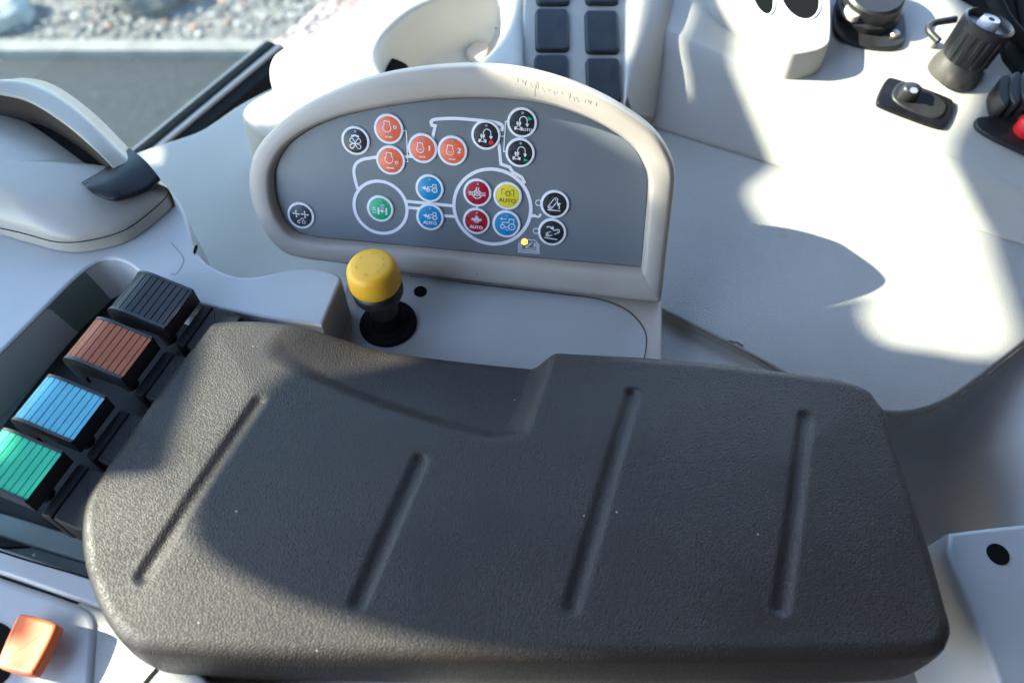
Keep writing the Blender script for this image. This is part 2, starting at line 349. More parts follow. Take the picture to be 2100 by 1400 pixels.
# right side: rounded lobe trim, then the upper deck
lobe = [(1240, 215), (1330, 256), (1470, 298), (1600, 340), (1850, 420), (2100, 500), (2300, 565), (2240, 600), (2150, 660), (2085, 712), (2000, 780), (1940, 822), (1880, 843), (1825, 848), (1740, 826), (1650, 788), (1560, 735), (1450, 680), (1357, 634), (1200, 560)]
plate('lobe_trim', chaikin(lobe, 1), LOBE, .03, M['trim'], con, r=.0018, it=1)
seam([(1340, 626), (1450, 680), (1560, 737), (1650, 791), (1740, 830), (1825, 853), (1880, 848), (1940, 827), (2003, 784), (2090, 715), (2160, 660)], LOBE, .0010, con, -.0012, n=8)
seam([(1494, 699), (1502, 702), (1512, 703), (1524, 711)], LOBE, .0016, con, .0005, name='dirt_patch')
def lineon(pl, pts): return [pl.hit(*p) for p in pts]
rows = [lineon(LOBE.up(-.004), [(1215, 224), (1600, 346), (2100, 506), (2600, 666)]), lineon(LOBE.up(.001), [(1215, 220), (1600, 341), (2100, 501), (2600, 661)]),
        lineon(T1, [(1215, 190), (1600, 312), (2100, 478), (2600, 640)]), lineon(T1, [(1240, 95), (1600, 240), (2100, 430), (2600, 610)]),
        lineon(T1, [(1260, 25), (1640, 192), (2100, 392), (2600, 600)]), lineon(T2, [(1280, -20), (1660, 150), (2100, 345), (2600, 560)]), lineon(T2, [(1300, -190), (1700, -130), (2100, 0), (2700, 200)])]
G = loft(rows, 60, 6)
sheet('upper_trim', G, M['grey'], con, .012, smooth=60)
seam([(1300, 247), (1600, 342), (2100, 502), (2300, 566)], LOBE, .0009, con, .0008)
# right ridge beside the switch bank
G = loft([[SWP.hit(1283, -80), SWP.hit(1280, 60), SWP.hit(1277, 220)], [SWP.up(.006).hit(1300, -80), SWP.up(.006).hit(1292, 60), SWP.up(.005).hit(1280, 220)],
          [SWP.up(.006).hit(1335, -80), SWP.up(.006).hit(1318, 60), SWP.up(.004).hit(1287, 200)], [SWP.up(-.004).hit(1365, -80), SWP.up(-.004).hit(1350, 60), SWP.up(-.006).hit(1300, 230)], [SWP.up(-.03).hit(1400, -80), SWP.up(-.03).hit(1390, 60), SWP.up(-.03).hit(1340, 240)]], 30, 6)
sheet('ridge', G, M['grey'], con, .01, smooth=60)
plate('switch_panel', [(1078, -120), (1300, -120), (1290, 60), (1285, 260), (1060, 240), (1072, 60)], SWP, .05, M['grey'], con, r=.002, it=1)
# bracket; ovals drawn as dark shade discs with pale lit rims
BT = T2.up(.024)
br = plate('bracket', rc([(1440, -120), (1470, -22), (1560, 44), (1622, 114), (1707, 97), (1700, -120)], .12), BT, .05, M['grey'], con, r=.0016, it=0, dirn=(0, 0, -1), flare=.002)
mb = MB()
for cx, cy, rx, ry in ((1563, -12, 20, 42), (1640, -8, 38, 48)):
    C = np.array([BT.puv(cx+rx*math.cos(t)+.25*ry*math.sin(t), cy+ry*math.sin(t)) for t in np.linspace(0, 2*PI, 40, endpoint=False)])
    if area2(C) < 0: C = C[::-1]
    mb.add([BT.at(q[0], q[1], .0004) for q in C], [list(range(40))], 0)
    O = inset(C, -.0022)
    mb.add([BT.at(q[0], q[1], .0003) for q in O]+[BT.at(q[0], q[1], .0012) for q in inset(C, -.001)]+[BT.at(q[0], q[1], .0005) for q in C], gridfaces(3, 40, True), 1)
mb.build('opening_shade', [M['dark'], M['white']], br)
# near right box with its screw hole, and the floor hollow beside it
hw = lambda l: [W(a, b, z) for a, b, z in l]
G = loft([hw([(1500, 1800, -.17), (1900, 1800, -.17), (2030, 1800, -.155), (2150, 1800, -.13), (2600, 1800, -.10)]), hw([(1640, 1350, -.17), (1900, 1350, -.17), (2030, 1340, -.155), (2150, 1320, -.12), (2450, 1300, -.08)]), hw([(1640, 1080, -.17), (1890, 1080, -.17), (2010, 1060, -.155), (2130, 1030, -.100), (2450, 1010, -.05)]), hw([(1640, 930, -.15), (1860, 935, -.15), (1960, 925, -.142), (2090, 880, -.095), (2450, 820, -.03)]),
          hw([(1640, 820, -.100), (1830, 846, -.100), (1930, 826, -.099), (2100, 706, -.088), (2450, 500, -.06)])], 40, 8)
sheet('hollow', G, mat('hollow_plastic', (.42, .42, .42), .5, .4, (1300, .3, .0005), ((.38, .38, .38), 10, .4, .7)), con, .01, smooth=60)  # plain neutral grey for the hollow
BX = Plane(W(2050, 1250, -.055), (.05, .03, 1))
plate('side_box', [(1928, 1094), (2000, 1084), (2110, 1072), (2500, 1040), (2500, 1700), (2140, 1700), (2050, 1400), (1985, 1240)], BX, .08, M['lid'], con, r=.003, it=1, flare=.004, dirn=(0, 0, -1))
lathe('box_hole_shade', [(.0064, 0), (.0064, .0005), (.0058, .0007)], BX.hit(2046, 1136), M['dark'], con, seg=32)  # dark disc standing for the shaded hole in the box
#@ARMREST
# ------------------------------------------------------------------ armrest
arm = thing('armrest', W(1000, 1050, -.06), 'large black grained leather armrest pad with four pressed grooves and a finger hollow', 'armrest')
Z0 = flat(0)
def pc(l, z=0): return np.array([W(*p, z)[:2] for p in l])
ZE = -.0065
top = catmull(pc([(425, 664), (448, 656), (520, 654), (600, 661), (700, 672), (850, 689), (1000, 706), (1150, 719), (1330, 729), (1500, 744), (1650, 763), (1730, 776), (1782, 796), (1803, 820)], ZE), 12)
rgt = catmull(pc([(1803, 820), (1824, 852), (1850, 940), (1880, 1030), (1915, 1140), (1940, 1230), (1955, 1290), (1944, 1328)], ZE), 12)
bot = catmull(pc([(232, 1300), (262, 1326), (330, 1343), (600, 1349), (1000, 1355), (1400, 1357), (1700, 1355), (1850, 1351), (1915, 1345), (1944, 1328)], ZE), 12)
lef = catmull(pc([(425, 664), (395, 705), (350, 765), (300, 835), (240, 920), (195, 985), (170, 1030), (162, 1080), (168, 1150), (186, 1212), (208, 1262), (232, 1300)], ZE), 12)
NU, NV = 380, 250
def cosres(P, n):
    P = resample(P, 2000); t = np.linspace(0, 1, n); t = .55*t+.45*(.5-.5*np.cos(PI*t)); i = t*1999
    return np.stack([np.interp(i, np.arange(2000), P[:, k]) for k in range(2)], 1), t
Tp, tu = cosres(top, NU); Bt, _ = cosres(bot, NU); Lf, tv = cosres(lef, NV); Rt, _ = cosres(rgt, NV)
U, Vv = np.meshgrid(tu, tv)
A = (1-Vv)[..., None]*Tp[None]+Vv[..., None]*Bt[None]+(1-U)[..., None]*Lf[:, None]+U[..., None]*Rt[:, None]
A -= ((1-U)*(1-Vv))[..., None]*Tp[0]+(U*(1-Vv))[..., None]*Tp[-1]+((1-U)*Vv)[..., None]*Bt[0]+(U*Vv)[..., None]*Bt[-1]
X, Y = A[..., 0], A[..., 1]
loop = np.vstack([top, rgt[1:], bot[::-1][1:], lef[::-1][1:]])
D = segdist(X, Y, loop); R = .0085
Z = -np.where(D < R, R-np.sqrt(np.maximum(0, R*R-(R-D)**2)), 0)
Z += .0035*sstep(.0, .07, D)-.0035
for a, b, w, dp in (((531, 822), (290, 1176), .0060, .0026), ((861, 944), (732, 1232), .0058, .0024), ((1298, 804), (1173, 1240), .0058, .0024), ((1654, 852), (1605, 1240), .0060, .0020)):
    d = segdist(X, Y, pc([a, b])); Z -= dp*(1-sstep(.0006, w, d))
sl = pc([(500, 640), (545, 735), (640, 785), (760, 834), (900, 880), (1000, 905), (1060, 910)]); sr = pc([(1060, 910), (1090, 890), (1105, 840), (1128, 770), (1150, 700)])
sp = np.vstack([pc([(480, 500)]), sl, sr[1:], pc([(1160, 500)])])
ins = inside(X, Y, sp); dl = np.where(ins, segdist(X, Y, sl), 0); dr = np.where(ins, segdist(X, Y, sr), 0)
px0, px1 = W(540, 690, 0)[0], W(800, 690, 0)[0]
Z -= sstep(px0, px1, X-(Y-W(540, 690, 0)[1])*.9)**.7*(.0105*sstep(0, .014, dl)+.0100*sstep(.0, .060, dl))*sstep(0, .0165, dr)
V = np.stack([X, Y, Z], -1).reshape(-1, 3); Fc = [q[::-1] for q in gridfaces(NV, NU)]
ring = [j for j in range(NU)]+[i*NU+NU-1 for i in range(1, NV)]+[(NV-1)*NU+j for j in range(NU-2, -1, -1)]+[i*NU for i in range(NV-2, 0, -1)]
RP = V[ring]; cen = RP.mean(0); Q2 = RP[:, :2]; out = insign(Q2, -1.0)-Q2
Vl = [V]; prev = ring; off = len(V); walls = []
for k, (o_, z_) in enumerate(((.0006, -.014), (.0014, -.022), (.0018, -.035), (.0010, -.050), (-.004, -.060))):
    z = np.minimum(RP[:, 2]-.001*(k+1), z_-np.maximum(0, -.0085-RP[:, 2])*.6)
    Vl.append(np.c_[Q2+out*o_, z]); cur = list(range(off, off+len(ring))); off += len(ring)
    for i in range(len(ring)):
        j = (i+1) % len(ring); walls.append([prev[i], prev[j], cur[j], cur[i]])
    prev = cur
walls.append(prev[::-1])
mk('cushion', np.vstack(Vl), Fc+walls, M['leather'], arm, smooth=70)
plate('under_blocker', rc([(560, 760), (1620, 860), (1720, 1240), (480, 1240)], .1), flat(-.0645), .10, M['black'], arm, r=.002, it=0)  # unseen block added under the cushion to stop light from the left
plate('underside_tray', [(420, 700), (900, 740), (1780, 830), (1900, 1290), (1500, 1330), (330, 1320), (215, 1200), (210, 1040)], flat(-.0585), .006, M['black'], arm, r=.002)
#@BOARD
# ------------------------------------------------------------------ control board
brd = thing('control_board', BOARD.hit(970, 580), 'upright half round control board with tractor diagram and round coloured keys', 'control panel')
outp = [(700, 534), (850, 555), (1000, 573), (1180, 594), (1330, 611), (1354, 612), (1359, 585), (1368, 500), (1378, 420), (1384, 355), (1374, 315), (1345, 270), (1290, 228), (1230, 194), (1160, 165), (1080, 143), (1000, 133), (920, 133), (830, 142), (740, 163), (660, 196), (600, 231), (552, 275), (527, 313), (518, 350), (520, 395), (534, 440), (558, 483), (590, 513), (630, 525)]
inp = [(720, 493), (855, 506), (1000, 520), (1160, 534), (1300, 546), (1315, 548), (1317, 530), (1322, 470), (1327, 410), (1328, 365), (1318, 332), (1298, 300), (1255, 267), (1203, 240), (1140, 218), (1075, 205), (1000, 200), (930, 201), (850, 209), (770, 222), (700, 238), (640, 262), (595, 294), (572, 328), (564, 356), (565, 392), (573, 425), (588, 455), (612, 476), (650, 486)]
def bres(px, n=8): return np.array([BOARD.puv(*p) for p in px])
def splz(px):     # spline with two sharp corners at the lower right
    Q = bres(px); a = catmull(Q[[29, 0, 1, 2, 3, 4]], 8)[8:]; parts = [catmull(Q[:6], 8)[:-1], catmull(Q[5:], 8)[:-1], catmull(np.vstack([Q[-2:], Q[:2]]), 8)[8:16]]
    return np.vstack(parts)
OB, IB = splz(outp), splz(inp)
def bl(s, h, grow=0):
    Q = OB*(1-s)+IB*s
    if grow: Q = insign(Q, grow)
    return [BOARD.at(q[0], q[1], h) for q in Q]
prof = [(0, -.026, .006), (0, -.020, .002), (0, -.004, 0), (0, .002, .0), (0, .0058, .0004), (0, .0075, .0014), (0, .0085, .0032), (.20, .0089, .001), (.78, .0089, 0), (.88, .0080, 0), (.94, .0058, 0), (.985, .003, 0), (1, .0006, 0), (1, -.002, 0)]
lp = [bl(*p) for p in prof]; n = len(lp[0])
Vf = [v for l in lp for v in l]; ff = gridfaces(len(lp), n, True)+[list(range(n))[::-1]]
if area2(OB) < 0: ff = [q[::-1] for q in ff]
mk('frame', Vf, ff, M['frame'], brd, smooth=50)
face = mk('membrane', [BOARD.at(q[0], q[1], 0) for q in IB], [list(range(n))] if area2(IB) > 0 else [list(range(n))[::-1]], M['face'], brd, smooth=0)
seam([p for p in inp], BOARD, .0012, face, .0002, name='dirt_line', closed=True, n=6)
hcount = [0]
def strokes(mb, items, m=0):
    for pts, w, cl in items:
        Q = np.array([BOARD.puv(*p) for p in pts]); hcount[0] += 1
        V, f = ribbon2(Q, w, cl); mb.add([BOARD.at(v[0], v[1], .00025+.000012*hcount[0]) for v in V], [q[::-1] for q in f], m)
def ring_uv(cx, cy, r, w, mb, m=0, h=.0003, n=64):
    hcount[0] += 1
    V, f = ribbon2(circ(cx, cy, r, n), w, True); mb.add([BOARD.at(v[0], v[1], h+.000012*hcount[0]) for v in V], [q[::-1] for q in f], m)
mb = MB()
c = BOARD.puv(1009.5, 425); ring_uv(c[0], c[1], .0262, .0023, mb, n=90); c = BOARD.puv(780.5, 425.5); ring_uv(c[0], c[1], .0186, .0022, mb, n=72)
w1, w2 = .0021, .0007
strokes(mb, [([(834, 412.6), (932, 422.3)], w1, 0), ([(838, 425.4), (932, 444)], w1, 0) if 0 else ([(838, 425.4), (860, 427.5)], w1, 0), ([(905, 441.5), (934, 444)], w1, 0),
    (catmull([(734, 388), (729, 370), (726, 350), (731, 335), (744, 327), (760, 324), (778, 321)], 6), w1, 0), ([(824, 322), (850, 320)], w1, 0),
    (np.vstack([[(884, 296), (889, 275), (893, 258), (886, 257)], catmull([(884, 251), (888, 246), (900, 244), (920, 243), (945, 243.5), (985, 247), (1012, 250), (1027, 255), (1030.5, 260), (1030, 268)], 6)]), w1, 0),
    ([(1018, 257), (1024, 266), (1031, 267)], w1*.8, 0), ([(1022, 292), (1024, 303), (1027.5, 336.5), (1045.5, 342.5), (1051.5, 352.5), (1070, 363.3), (1076.8, 376)], w1, 0),
    ([(1088, 442), (1098, 442)], .0022, 0), (catmull([(1097, 441.5), (1102, 444.5), (1107, 443), (1108.5, 438)], 5), .0015, 0),
    ([(825, 268), (833.5, 268), (836.5, 331.5), (828, 331.5)], w2, 0), ([(835, 300.5), (842, 301)], w2, 0), ([(895, 306), (901, 306.3)], w2, 0),
    ([(881.5, 411), (881.5, 420)], .001, 0), ([(978.5, 419), (978, 430)], .0011, 0), ([(1135, 443), (1134, 451)], .001, 0),
    ([(1024, 279), (1035, 279.5)], w2, 0), ([(1043, 248.5), (1037, 248.8), (1033, 310.5), (1040, 311)], w2, 0)])
for p in ((1104.5, 415.5), (1099.5, 473)): q = BOARD.puv(*p); ring_uv(q[0], q[1], .0019, .0006, mb, n=28)
# open book sign under the diagram
bk = lambda x, y: (1064+x, 489+y)
strokes(mb, [([bk(6, 3), bk(8, 1), bk(33, 3), bk(37, 7), bk(37.5, 24)], w2*.7, 0), ([bk(6, 3), bk(5, 22), bk(37.5, 24.5)], w2*.7, 0), ([bk(3, 5), bk(2, 25), bk(39.5, 27.5), bk(39.5, 9)], w2*.6, 0), ([bk(0, 8), bk(-1, 27.5), bk(41.5, 30.5), bk(41.5, 11)], w2*.6, 0),
    ([bk(13, 17), bk(17, 16), bk(28, 6), bk(25, 10), bk(15, 19), bk(29, 20)], w2*.6, 0), ([bk(33, 8), bk(32.5, 17)], w2*1.2, 0), ([bk(32.4, 19), bk(32.3, 21)], w2*1.2, 0)])
mb.build('tractor_diagram', [M['white']], face, smooth=0)
lathe('amber_lamp', [(.0022, 0), (.0022, .0003), (.0014, .0008), (.0004, .001)], BOARD.hit(1075.5, 495.5), M['amber'], face, axis=BN, seg=20)
# scuffs on the frame's crown
mb = MB(); FR = BOARD.up(.0090)
sc_ = [(1062+i*7.2+random.uniform(-3, 3), 166+i*2.05+.0085*(i*4)**1.3+random.uniform(-3, 3)) for i in range(24) if i % 5 != 3]
for x, y in sc_:
    a = random.uniform(-.6, .9); L = random.uniform(2, 6)
    Q = np.array([FR.puv(x-L*math.sin(a)*.6, y-L), FR.puv(x, y), FR.puv(x+L*math.sin(a), y+L)]); V, f = ribbon2(Q, random.uniform(.0003, .0007))
    mb.add([FR.at(v[0], v[1], .00006+random.random()*.00006) for v in V], [q[::-1] for q in f], random.choice((0, 0, 1)))
mb0 = MB()
for i in range(10):
    x, y = 785+i*7, 176-i*.5; Q = np.array([FR.puv(x, y-3), FR.puv(x+1, y+3)]); V, f = ribbon2(Q, .0004); mb0.add([FR.at(v[0], v[1], .0001) for v in V], [q[::-1] for q in f], 0)
mb0.build('scuff_marks', [mat('scuff_faint', (.48, .44, .40), .6)], brd, smooth=0)
Q = np.array([FR.puv(*p) for p in ((1101, 163), (1099, 174), (1095, 186), (1096, 196))]); V, f = ribbon2(Q, .0004); mb.add([FR.at(v[0], v[1], .00014) for v in V], [q[::-1] for q in f], 1)
mb.build('scuff_marks', [mat('scuff_pale', (.47, .415, .37), .5), mat('scuff_dark', (.43, .377, .335), .6)], brd, smooth=0)
# ---- keys
_tx = {}
def text2d(s):
    if s not in _tx:
        cu = bpy.data.curves.new('lettering', 'FONT'); cu.body = s; cu.align_x = 'CENTER'; cu.align_y = 'CENTER'; cu.resolution_u = 3
        ob = bpy.data.objects.new('lettering', cu); COL.objects.link(ob); dg = bpy.context.evaluated_depsgraph_get(); me = ob.evaluated_get(dg).to_mesh()
        v = np.array([p.co[:2] for p in me.vertices]); f = [list(p.vertices) for p in me.polygons]; ob.evaluated_get(dg).to_mesh_clear(); bpy.data.objects.remove(ob); bpy.data.curves.remove(cu); _tx[s] = (v, f)
    return _tx[s]
RK = .0091; DOME = .0008
class Icon:
    def __init__(s): s.V = []; s.F = []; s.M = []; s.k = 0
    def _a(s, P, f, m):
        b = len(s.V); s.k += 1
        for x, y in P: s.V.append((x, y, .00010+.00001*s.k))
        s.F += [[i+b for i in q] for q in f]; s.M += [m]*len(f)
    def line(s, pts, w=.075, closed=False, m=0):
        P = np.array(pts, float)
        if len(P) < 3 and not closed: P = resample(P, 4)
        V, f = ribbon2(P, w, closed); s._a(V, [q[::-1] for q in f], m); return s
    def circle(s, x, y, r, w=.07, m=0): return s.line(circ(x, y, r, 24), w, True, m)
    def fill(s, pts, m=0): s._a(pts, [list(range(len(pts)))], m); return s
    def dot(s, x, y, r, m=0): return s.fill(circ(x, y, r, 18), m)
    def text(s, t, x, y, size, m=0, sx=1, bold=.0):
        v, f = text2d(t)
        for dx in ((-bold, bold) if bold else (0,)): s._a([(x+p[0]*size*sx+dx, y+p[1]*size) for p in v], f, m)
        return s
    def arrow(s, tip, ang, L=.2, m=0):
        c, d = math.cos(ang), math.sin(ang); return s.fill([tip, (tip[0]-L*c-L*.6*d, tip[1]-L*d+L*.6*c), (tip[0]-L*c+L*.6*d, tip[1]-L*d-L*.6*c)][::1 if 1 else -1], m)
def engine(ic, cx, cy, s):
    ic.line(np.vstack([[(cx-.32*s, cy+.36*s), (cx-.36*s, cy+.44*s), (cx-.36*s, cy+.72*s), (cx+.30*s, cy+.72*s), (cx+.30*s, cy+.40*s)], circ(cx, cy-.05*s, .48*s, 26, math.radians(48), math.radians(-228), False)]), .06)
def gear(ic, x, y, r, m=0, n=8, w=.05):
    ic.circle(x, y, r, w, m)
    for k in range(n): a = 2*PI*k/n; ic.line([(x+r*1.15*math.cos(a), y+r*1.15*math.sin(a)), (x+r*1.6*math.cos(a), y+r*1.6*math.sin(a))], w, False, m)
def uturn(ic):
    ic.line(circ(.10, .20, .30, 16, PI, 0, False), .07); ic.line([(-.20, .20), (-.20, .06)], .07); ic.line([(.40, .20), (.42, -.06)], .07); ic.arrow((.43, -.30), -PI/2, .26)
    for sx in (-1, 1):
        ic.line([(-.25+sx*.13, .08), (-.25+sx*.13, -.18)], .10); ic.line([(-.25+sx*.26, -.34), (-.25+sx*.26, -.60)], .13)
    ic.line([(-.32, -.02), (-.18, -.02)], .08); ic.line([(-.30, -.04), (-.30, -.24), (-.40, -.34), (-.40, -.52), (-.10, -.52), (-.10, -.34), (-.20, -.24), (-.20, -.04)], .055)
def tractor(ic, x, y, s, arrow='tail'):
    ic.circle(x-.32*s, y-.22*s, .15*s, .07); ic.circle(x+.38*s, y-.18*s, .24*s, .085); ic.dot(x+.38*s, y-.18*s, .05*s)
    ic.line([(x-.36*s, y-.04*s), (x-.36*s, y+.12*s), (x+.12*s, y+.14*s), (x+.16*s, y+.42*s), (x+.50*s, y+.42*s), (x+.52*s, y+.08*s)], .065); ic.line([(x-.14*s, y-.22*s), (x+.12*s, y-.22*s)], .06)
    if arrow == 'tail': ic.line([(x-.30*s, y-.10*s), (x-.75*s, y-.04*s)], .10); ic.arrow((x-1.0*s, y-.02*s), PI-.05, .30)
def axle(ic, x, y, s):
    for sx in (-1, 1):
        ic.line([(x+sx*.10*s, y+.62*s), (x+sx*.10*s, y+.36*s), (x+sx*.34*s, y+.14*s)], .08)
        for dy in (.12, .0, -.12): ic.line([(x+sx*.36*s, y+dy*s), (x+sx*.80*s, y+dy*1.15*s)], .055)
        ic.line([(x+sx*.26*s, y+.16*s), (x+sx*.26*s, y-.2*s)], .07)
    ic.line(circ(x, y-.02*s, .42*s, 20, PI+.35, 2*PI-.35, False), .075); ic.circle(x, y-.03*s, .15*s, .06); ic.line([(x-.1*s, y+.12*s), (x-.09*s, y+.24*s), (x+.09*s, y+.24*s), (x+.1*s, y+.12*s)], .05); ic.dot(x, y-.03*s, .05*s)
def capsule(ic, a, b, r):
    t = math.atan2(b[1]-a[1], b[0]-a[0]); ic.line(np.vstack([circ(a[0], a[1], r, 10, t+PI/2, t+1.5*PI, False), circ(b[0], b[1], r, 10, t-PI/2, t+PI/2, False)]), .065, True); ic.circle(a[0], a[1], r*.42, .05)
    ic.dot(b[0], b[1], r*.3)
icons = {}
i = Icon(); [i.line(catmull([(0, -.22), (sx*.22, -.22+sy*.40), (sx*.42, -.22+sy*.36), (sx*.42, -.22+sy*.12)], 6, True), .07) for sx in (-1, 1) for sy in (-1, 1)]
i.line(circ(0, .16, .30, 8, 2.3, .85, False), .13); i.arrow((.36, .28), -.7, .22); i.arrow((-.36, .28), PI+.7, .22); icons['fan'] = i
i = Icon(); engine(i, -.12, .12, .68); gear(i, .52, .20, .10); i.text('n/min', 0, -.60, .27, bold=.012); icons['rev_up'] = i
i = Icon(); engine(i, -.12, .12, .68); gear(i, .50, -.14, .10); i.text('n/min', 0, -.60, .27, bold=.012); icons['rev_down'] = i
for d in '12':
    i = Icon(); engine(i, -.18, -.02, .62); i.text('auto', -.18, -.08, .20); i.text(d, .56, .05, .62, bold=.03); i.text('n/min', .0, -.66, .24, bold=.012); icons['mem'+d] = i
i = Icon(); uturn(i); i.dot(.46, -.54, .21, 1); icons['turn_stop'] = i
i = Icon(); uturn(i); i.fill([(.44, .55), (.82, .36), (.44, .18)][::-1], 2); i.text('AUTO', .40, -.52, .34, bold=.015); icons['turn_auto'] = i
i = Icon(); uturn(i); i.fill([(.34, -.42), (.74, -.56), (.34, -.70)][::-1], 2); icons['turn_play'] = i
i = Icon(); tractor(i, .16, .05, .80); icons['drive'] = i
i = Icon(); tractor(i, .16, .14, .74); i.text('AUTO', .02, -.52, .42, bold=.02); icons['drive_auto'] = i
i = Icon(); [i.line([(x, .12), (x, -.52)], .15) for x in (-.14, .58)]; i.line([(-.14, -.18), (.58, -.20)], .06); i.dot(.2, -.19, .12); i.line([(.06, -.04), (.40, .0), (.06, .10), (.40, .15), (.06, .25), (.40, .30), (.06, .38), (.40, .44)], .055)
i.line([(-.66, -.22), (-.62, -.42), (-.36, -.40), (-.38, -.16), (-.66, -.14)], .045); i.line([(-.62, -.1), (-.62, .08), (-.44, .08), (-.42, -.1)], .045); icons['suspension'] = i
i = Icon(); axle(i, .0, -.06, .90); icons['diff'] = i
i = Icon(); axle(i, .02, .18, .56); i.text('AUTO', .02, -.54, .42, bold=.022); icons['diff_auto'] = i
i = Icon(); i.line([(-.52, .08), (-.52, .56), (.50, .56), (.50, .02)], .05, False, 3); gear(i, .02, .24, .17, 3, 8, .055); i.text('AUTO', .0, -.40, .52, 3, bold=.008); icons['pto'] = i
i = Icon(); tractor(i, .05, .02, 1.12, None); i.line([(.0, .46), (-.36, .46)], .06); i.arrow((-.58, .46), PI, .20); i.line([(-.02, -.34), (.02, -.50), (.16, -.52)], .06); icons['implement'] = i
i = Icon(); capsule(i, (-.36, -.24), (.06, .40), .17); i.line([(-.56, -.52), (.52, -.50)], .08); i.line(catmull([(.38, -.36), (.40, -.16), (.30, .10)], 5), .085); i.arrow((.18, .22), 2.3, .30); icons['raise'] = i
i = Icon(); capsule(i, (-.34, -.22), (.46, .16), .16); i.line([(-.60, -.52), (.50, -.60)], .08); i.line(catmull([(-.50, .42), (-.26, .48), (.0, .38)], 5), .085); i.arrow((.16, .26), -.7, .28); icons['lower'] = i
i = Icon()
for x in (-.38, .40):
    i.line([(x-.22, .18), (x+.22, .14)], .07); i.line([(x-.02, .38), (x+.02, -.06)], .07); [i.dot(x+a, .16+b, .07) for a, b in ((-.25, .02), (.25, -.02), (-.02, .25), (.02, -.25))]
i.circle(-.20, -.58, .10, .05); i.circle(.26, -.56, .14, .05); i.line([(-.24, -.44), (-.1, -.40), (.02, -.36), (.06, -.2), (.22, -.2), (.28, -.4)], .05); icons['work_lights'] = i
keys = [('fan', 730, 288, 'blackb'), ('rev_up', 798, 264, 'orange'), ('rev_down', 802, 328, 'orange'), ('mem1', 867.5, 303.5, 'orange'), ('mem2', 928.5, 308.5, 'orange'), ('turn_stop', 997, 276.5, 'blackb'), ('turn_auto', 1071, 251, 'blackb'), ('turn_play', 1067, 312.5, 'blackb'),
        ('drive', 881.5, 385.5, 'blue'), ('drive_auto', 882.5, 444, 'blue'), ('suspension', 780.5, 427, 'green'), ('diff', 979.5, 394.5, 'red'), ('diff_auto', 977.5, 452.5, 'red'), ('pto', 1041.5, 401, 'yellow'), ('implement', 1039, 458.5, 'blue'), ('raise', 1138, 418, 'blackb'), ('lower', 1132.5, 475, 'blackb'), ('work_lights', 618, 441, 'blackb')]
klab = dict(fan='black key with fan sign', rev_up='orange key with engine sign, upper of the two on the left', rev_down='orange key with engine sign, lower of the two on the left', mem1='orange key marked 1', mem2='orange key marked 2', turn_stop='black key with a red dot', turn_auto='black key marked AUTO with green arrow', turn_play='black key with green arrow and no wording',
        drive='blue key with tractor and arrow', drive_auto='blue key with tractor marked AUTO', suspension='green key with axle sign', diff='red key with large axle sign', diff_auto='red key marked AUTO', pto='yellow key marked AUTO', implement='blue key with large tractor outline', **{'raise': 'black key with rising bar sign', 'lower': 'black key with falling bar sign', 'work_lights': 'black key with two crosses'})
def dome(r): return DOME*(1-min(1, r)**2)
for nm, px, py, colr in keys:
    c = BOARD.puv(px, py); R0 = RK*(1.03 if colr == 'orange' else .97 if nm in ('suspension', 'diff_auto') else 1)
    def P(x, y, h): return BOARD.at(c[0]+x*R0, c[1]+y*R0, .0009+h)
    V = []; Fk = []; nr = 7
    for k, r in enumerate((1.0, 1.0, .88, .7, .5, .3, .12)):
        for j in range(40): a = 2*PI*j/40; V.append(P(r*math.cos(a), r*math.sin(a), dome(r) if k else -.0009))
    Fk = gridfaces(7, 40, True)+[list(range(240, 280))]
    key = mk('key', V, Fk, M['b_'+colr], brd, smooth=60, label=klab[nm])
    Vr = []; 
    for r, dh in ((1.06, -.0009), (1.05, .0002), (.97, .0004), (.885, .0002+dome(.885))):
        for j in range(48): a = 2*PI*j/48; Vr.append(P(r*math.cos(a), r*math.sin(a), dh))
    mk('rim', Vr, gridfaces(4, 48, True), M['white'], key, smooth=60)
    ic = icons[nm]; mk('symbol', [P(x*.88, y*.88, dome(math.hypot(x, y)*.88)+h) for x, y, h in ic.V], ic.F, [M['white'], M['b_reddot'], M['b_greenmark'], M['inkdark']], key, smooth=0, midx=ic.M)
    if nm not in ('rev_up', 'rev_down', 'raise', 'lower', 'work_lights', 'pto'):
        Q = circ(0, .68, .095, 16); mk('indicator', [P(x, y, dome(math.hypot(x, y))+.00012) for x, y in Q], [list(range(16))], M['led'], key, smooth=0)
#@KNOB
# ------------------------------------------------------------------ yellow push knob
kb = PLATE.up(.001).hit(796, 663); ka = np.array([-.06, .03, 1.])
kn = thing('push_knob', kb, 'yellow capped push knob on a black stem between armrest and control board', 'knob')
lathe('boot', [(.0196, -.001), (.0196, .0012), (.0188, .002), (.0152, .0024), (.0145, .0034), (.0122, .004), (.0112, .007), (.0105, .014)], kb, M['rubber'], kn, axis=ka)
lathe('stem', [(.0096, .004), (.0096, .026), (.0112, .028), (.0150, .031), (.0164, .034), (.0166, .039), (.0150, .0415), (.0120, .043)], kb, M['black'], kn, axis=ka)
cap = lathe('cap', [(.0128, .0425), (.0162, .043), (.0169, .0445), (.0168, .049), (.0162, .0545), (.0154, .0580), (.0140, .0600), (.0120, .0608), (.0070, .0613), (.002, .0614)], kb, M['yellow'], kn, axis=ka, smooth=60)
ax = ka/np.linalg.norm(ka); e1 = np.array([1., 0, 0])-ax*ax[0]; e1 /= np.linalg.norm(e1); e2 = np.cross(ax, e1)
mb = MB()
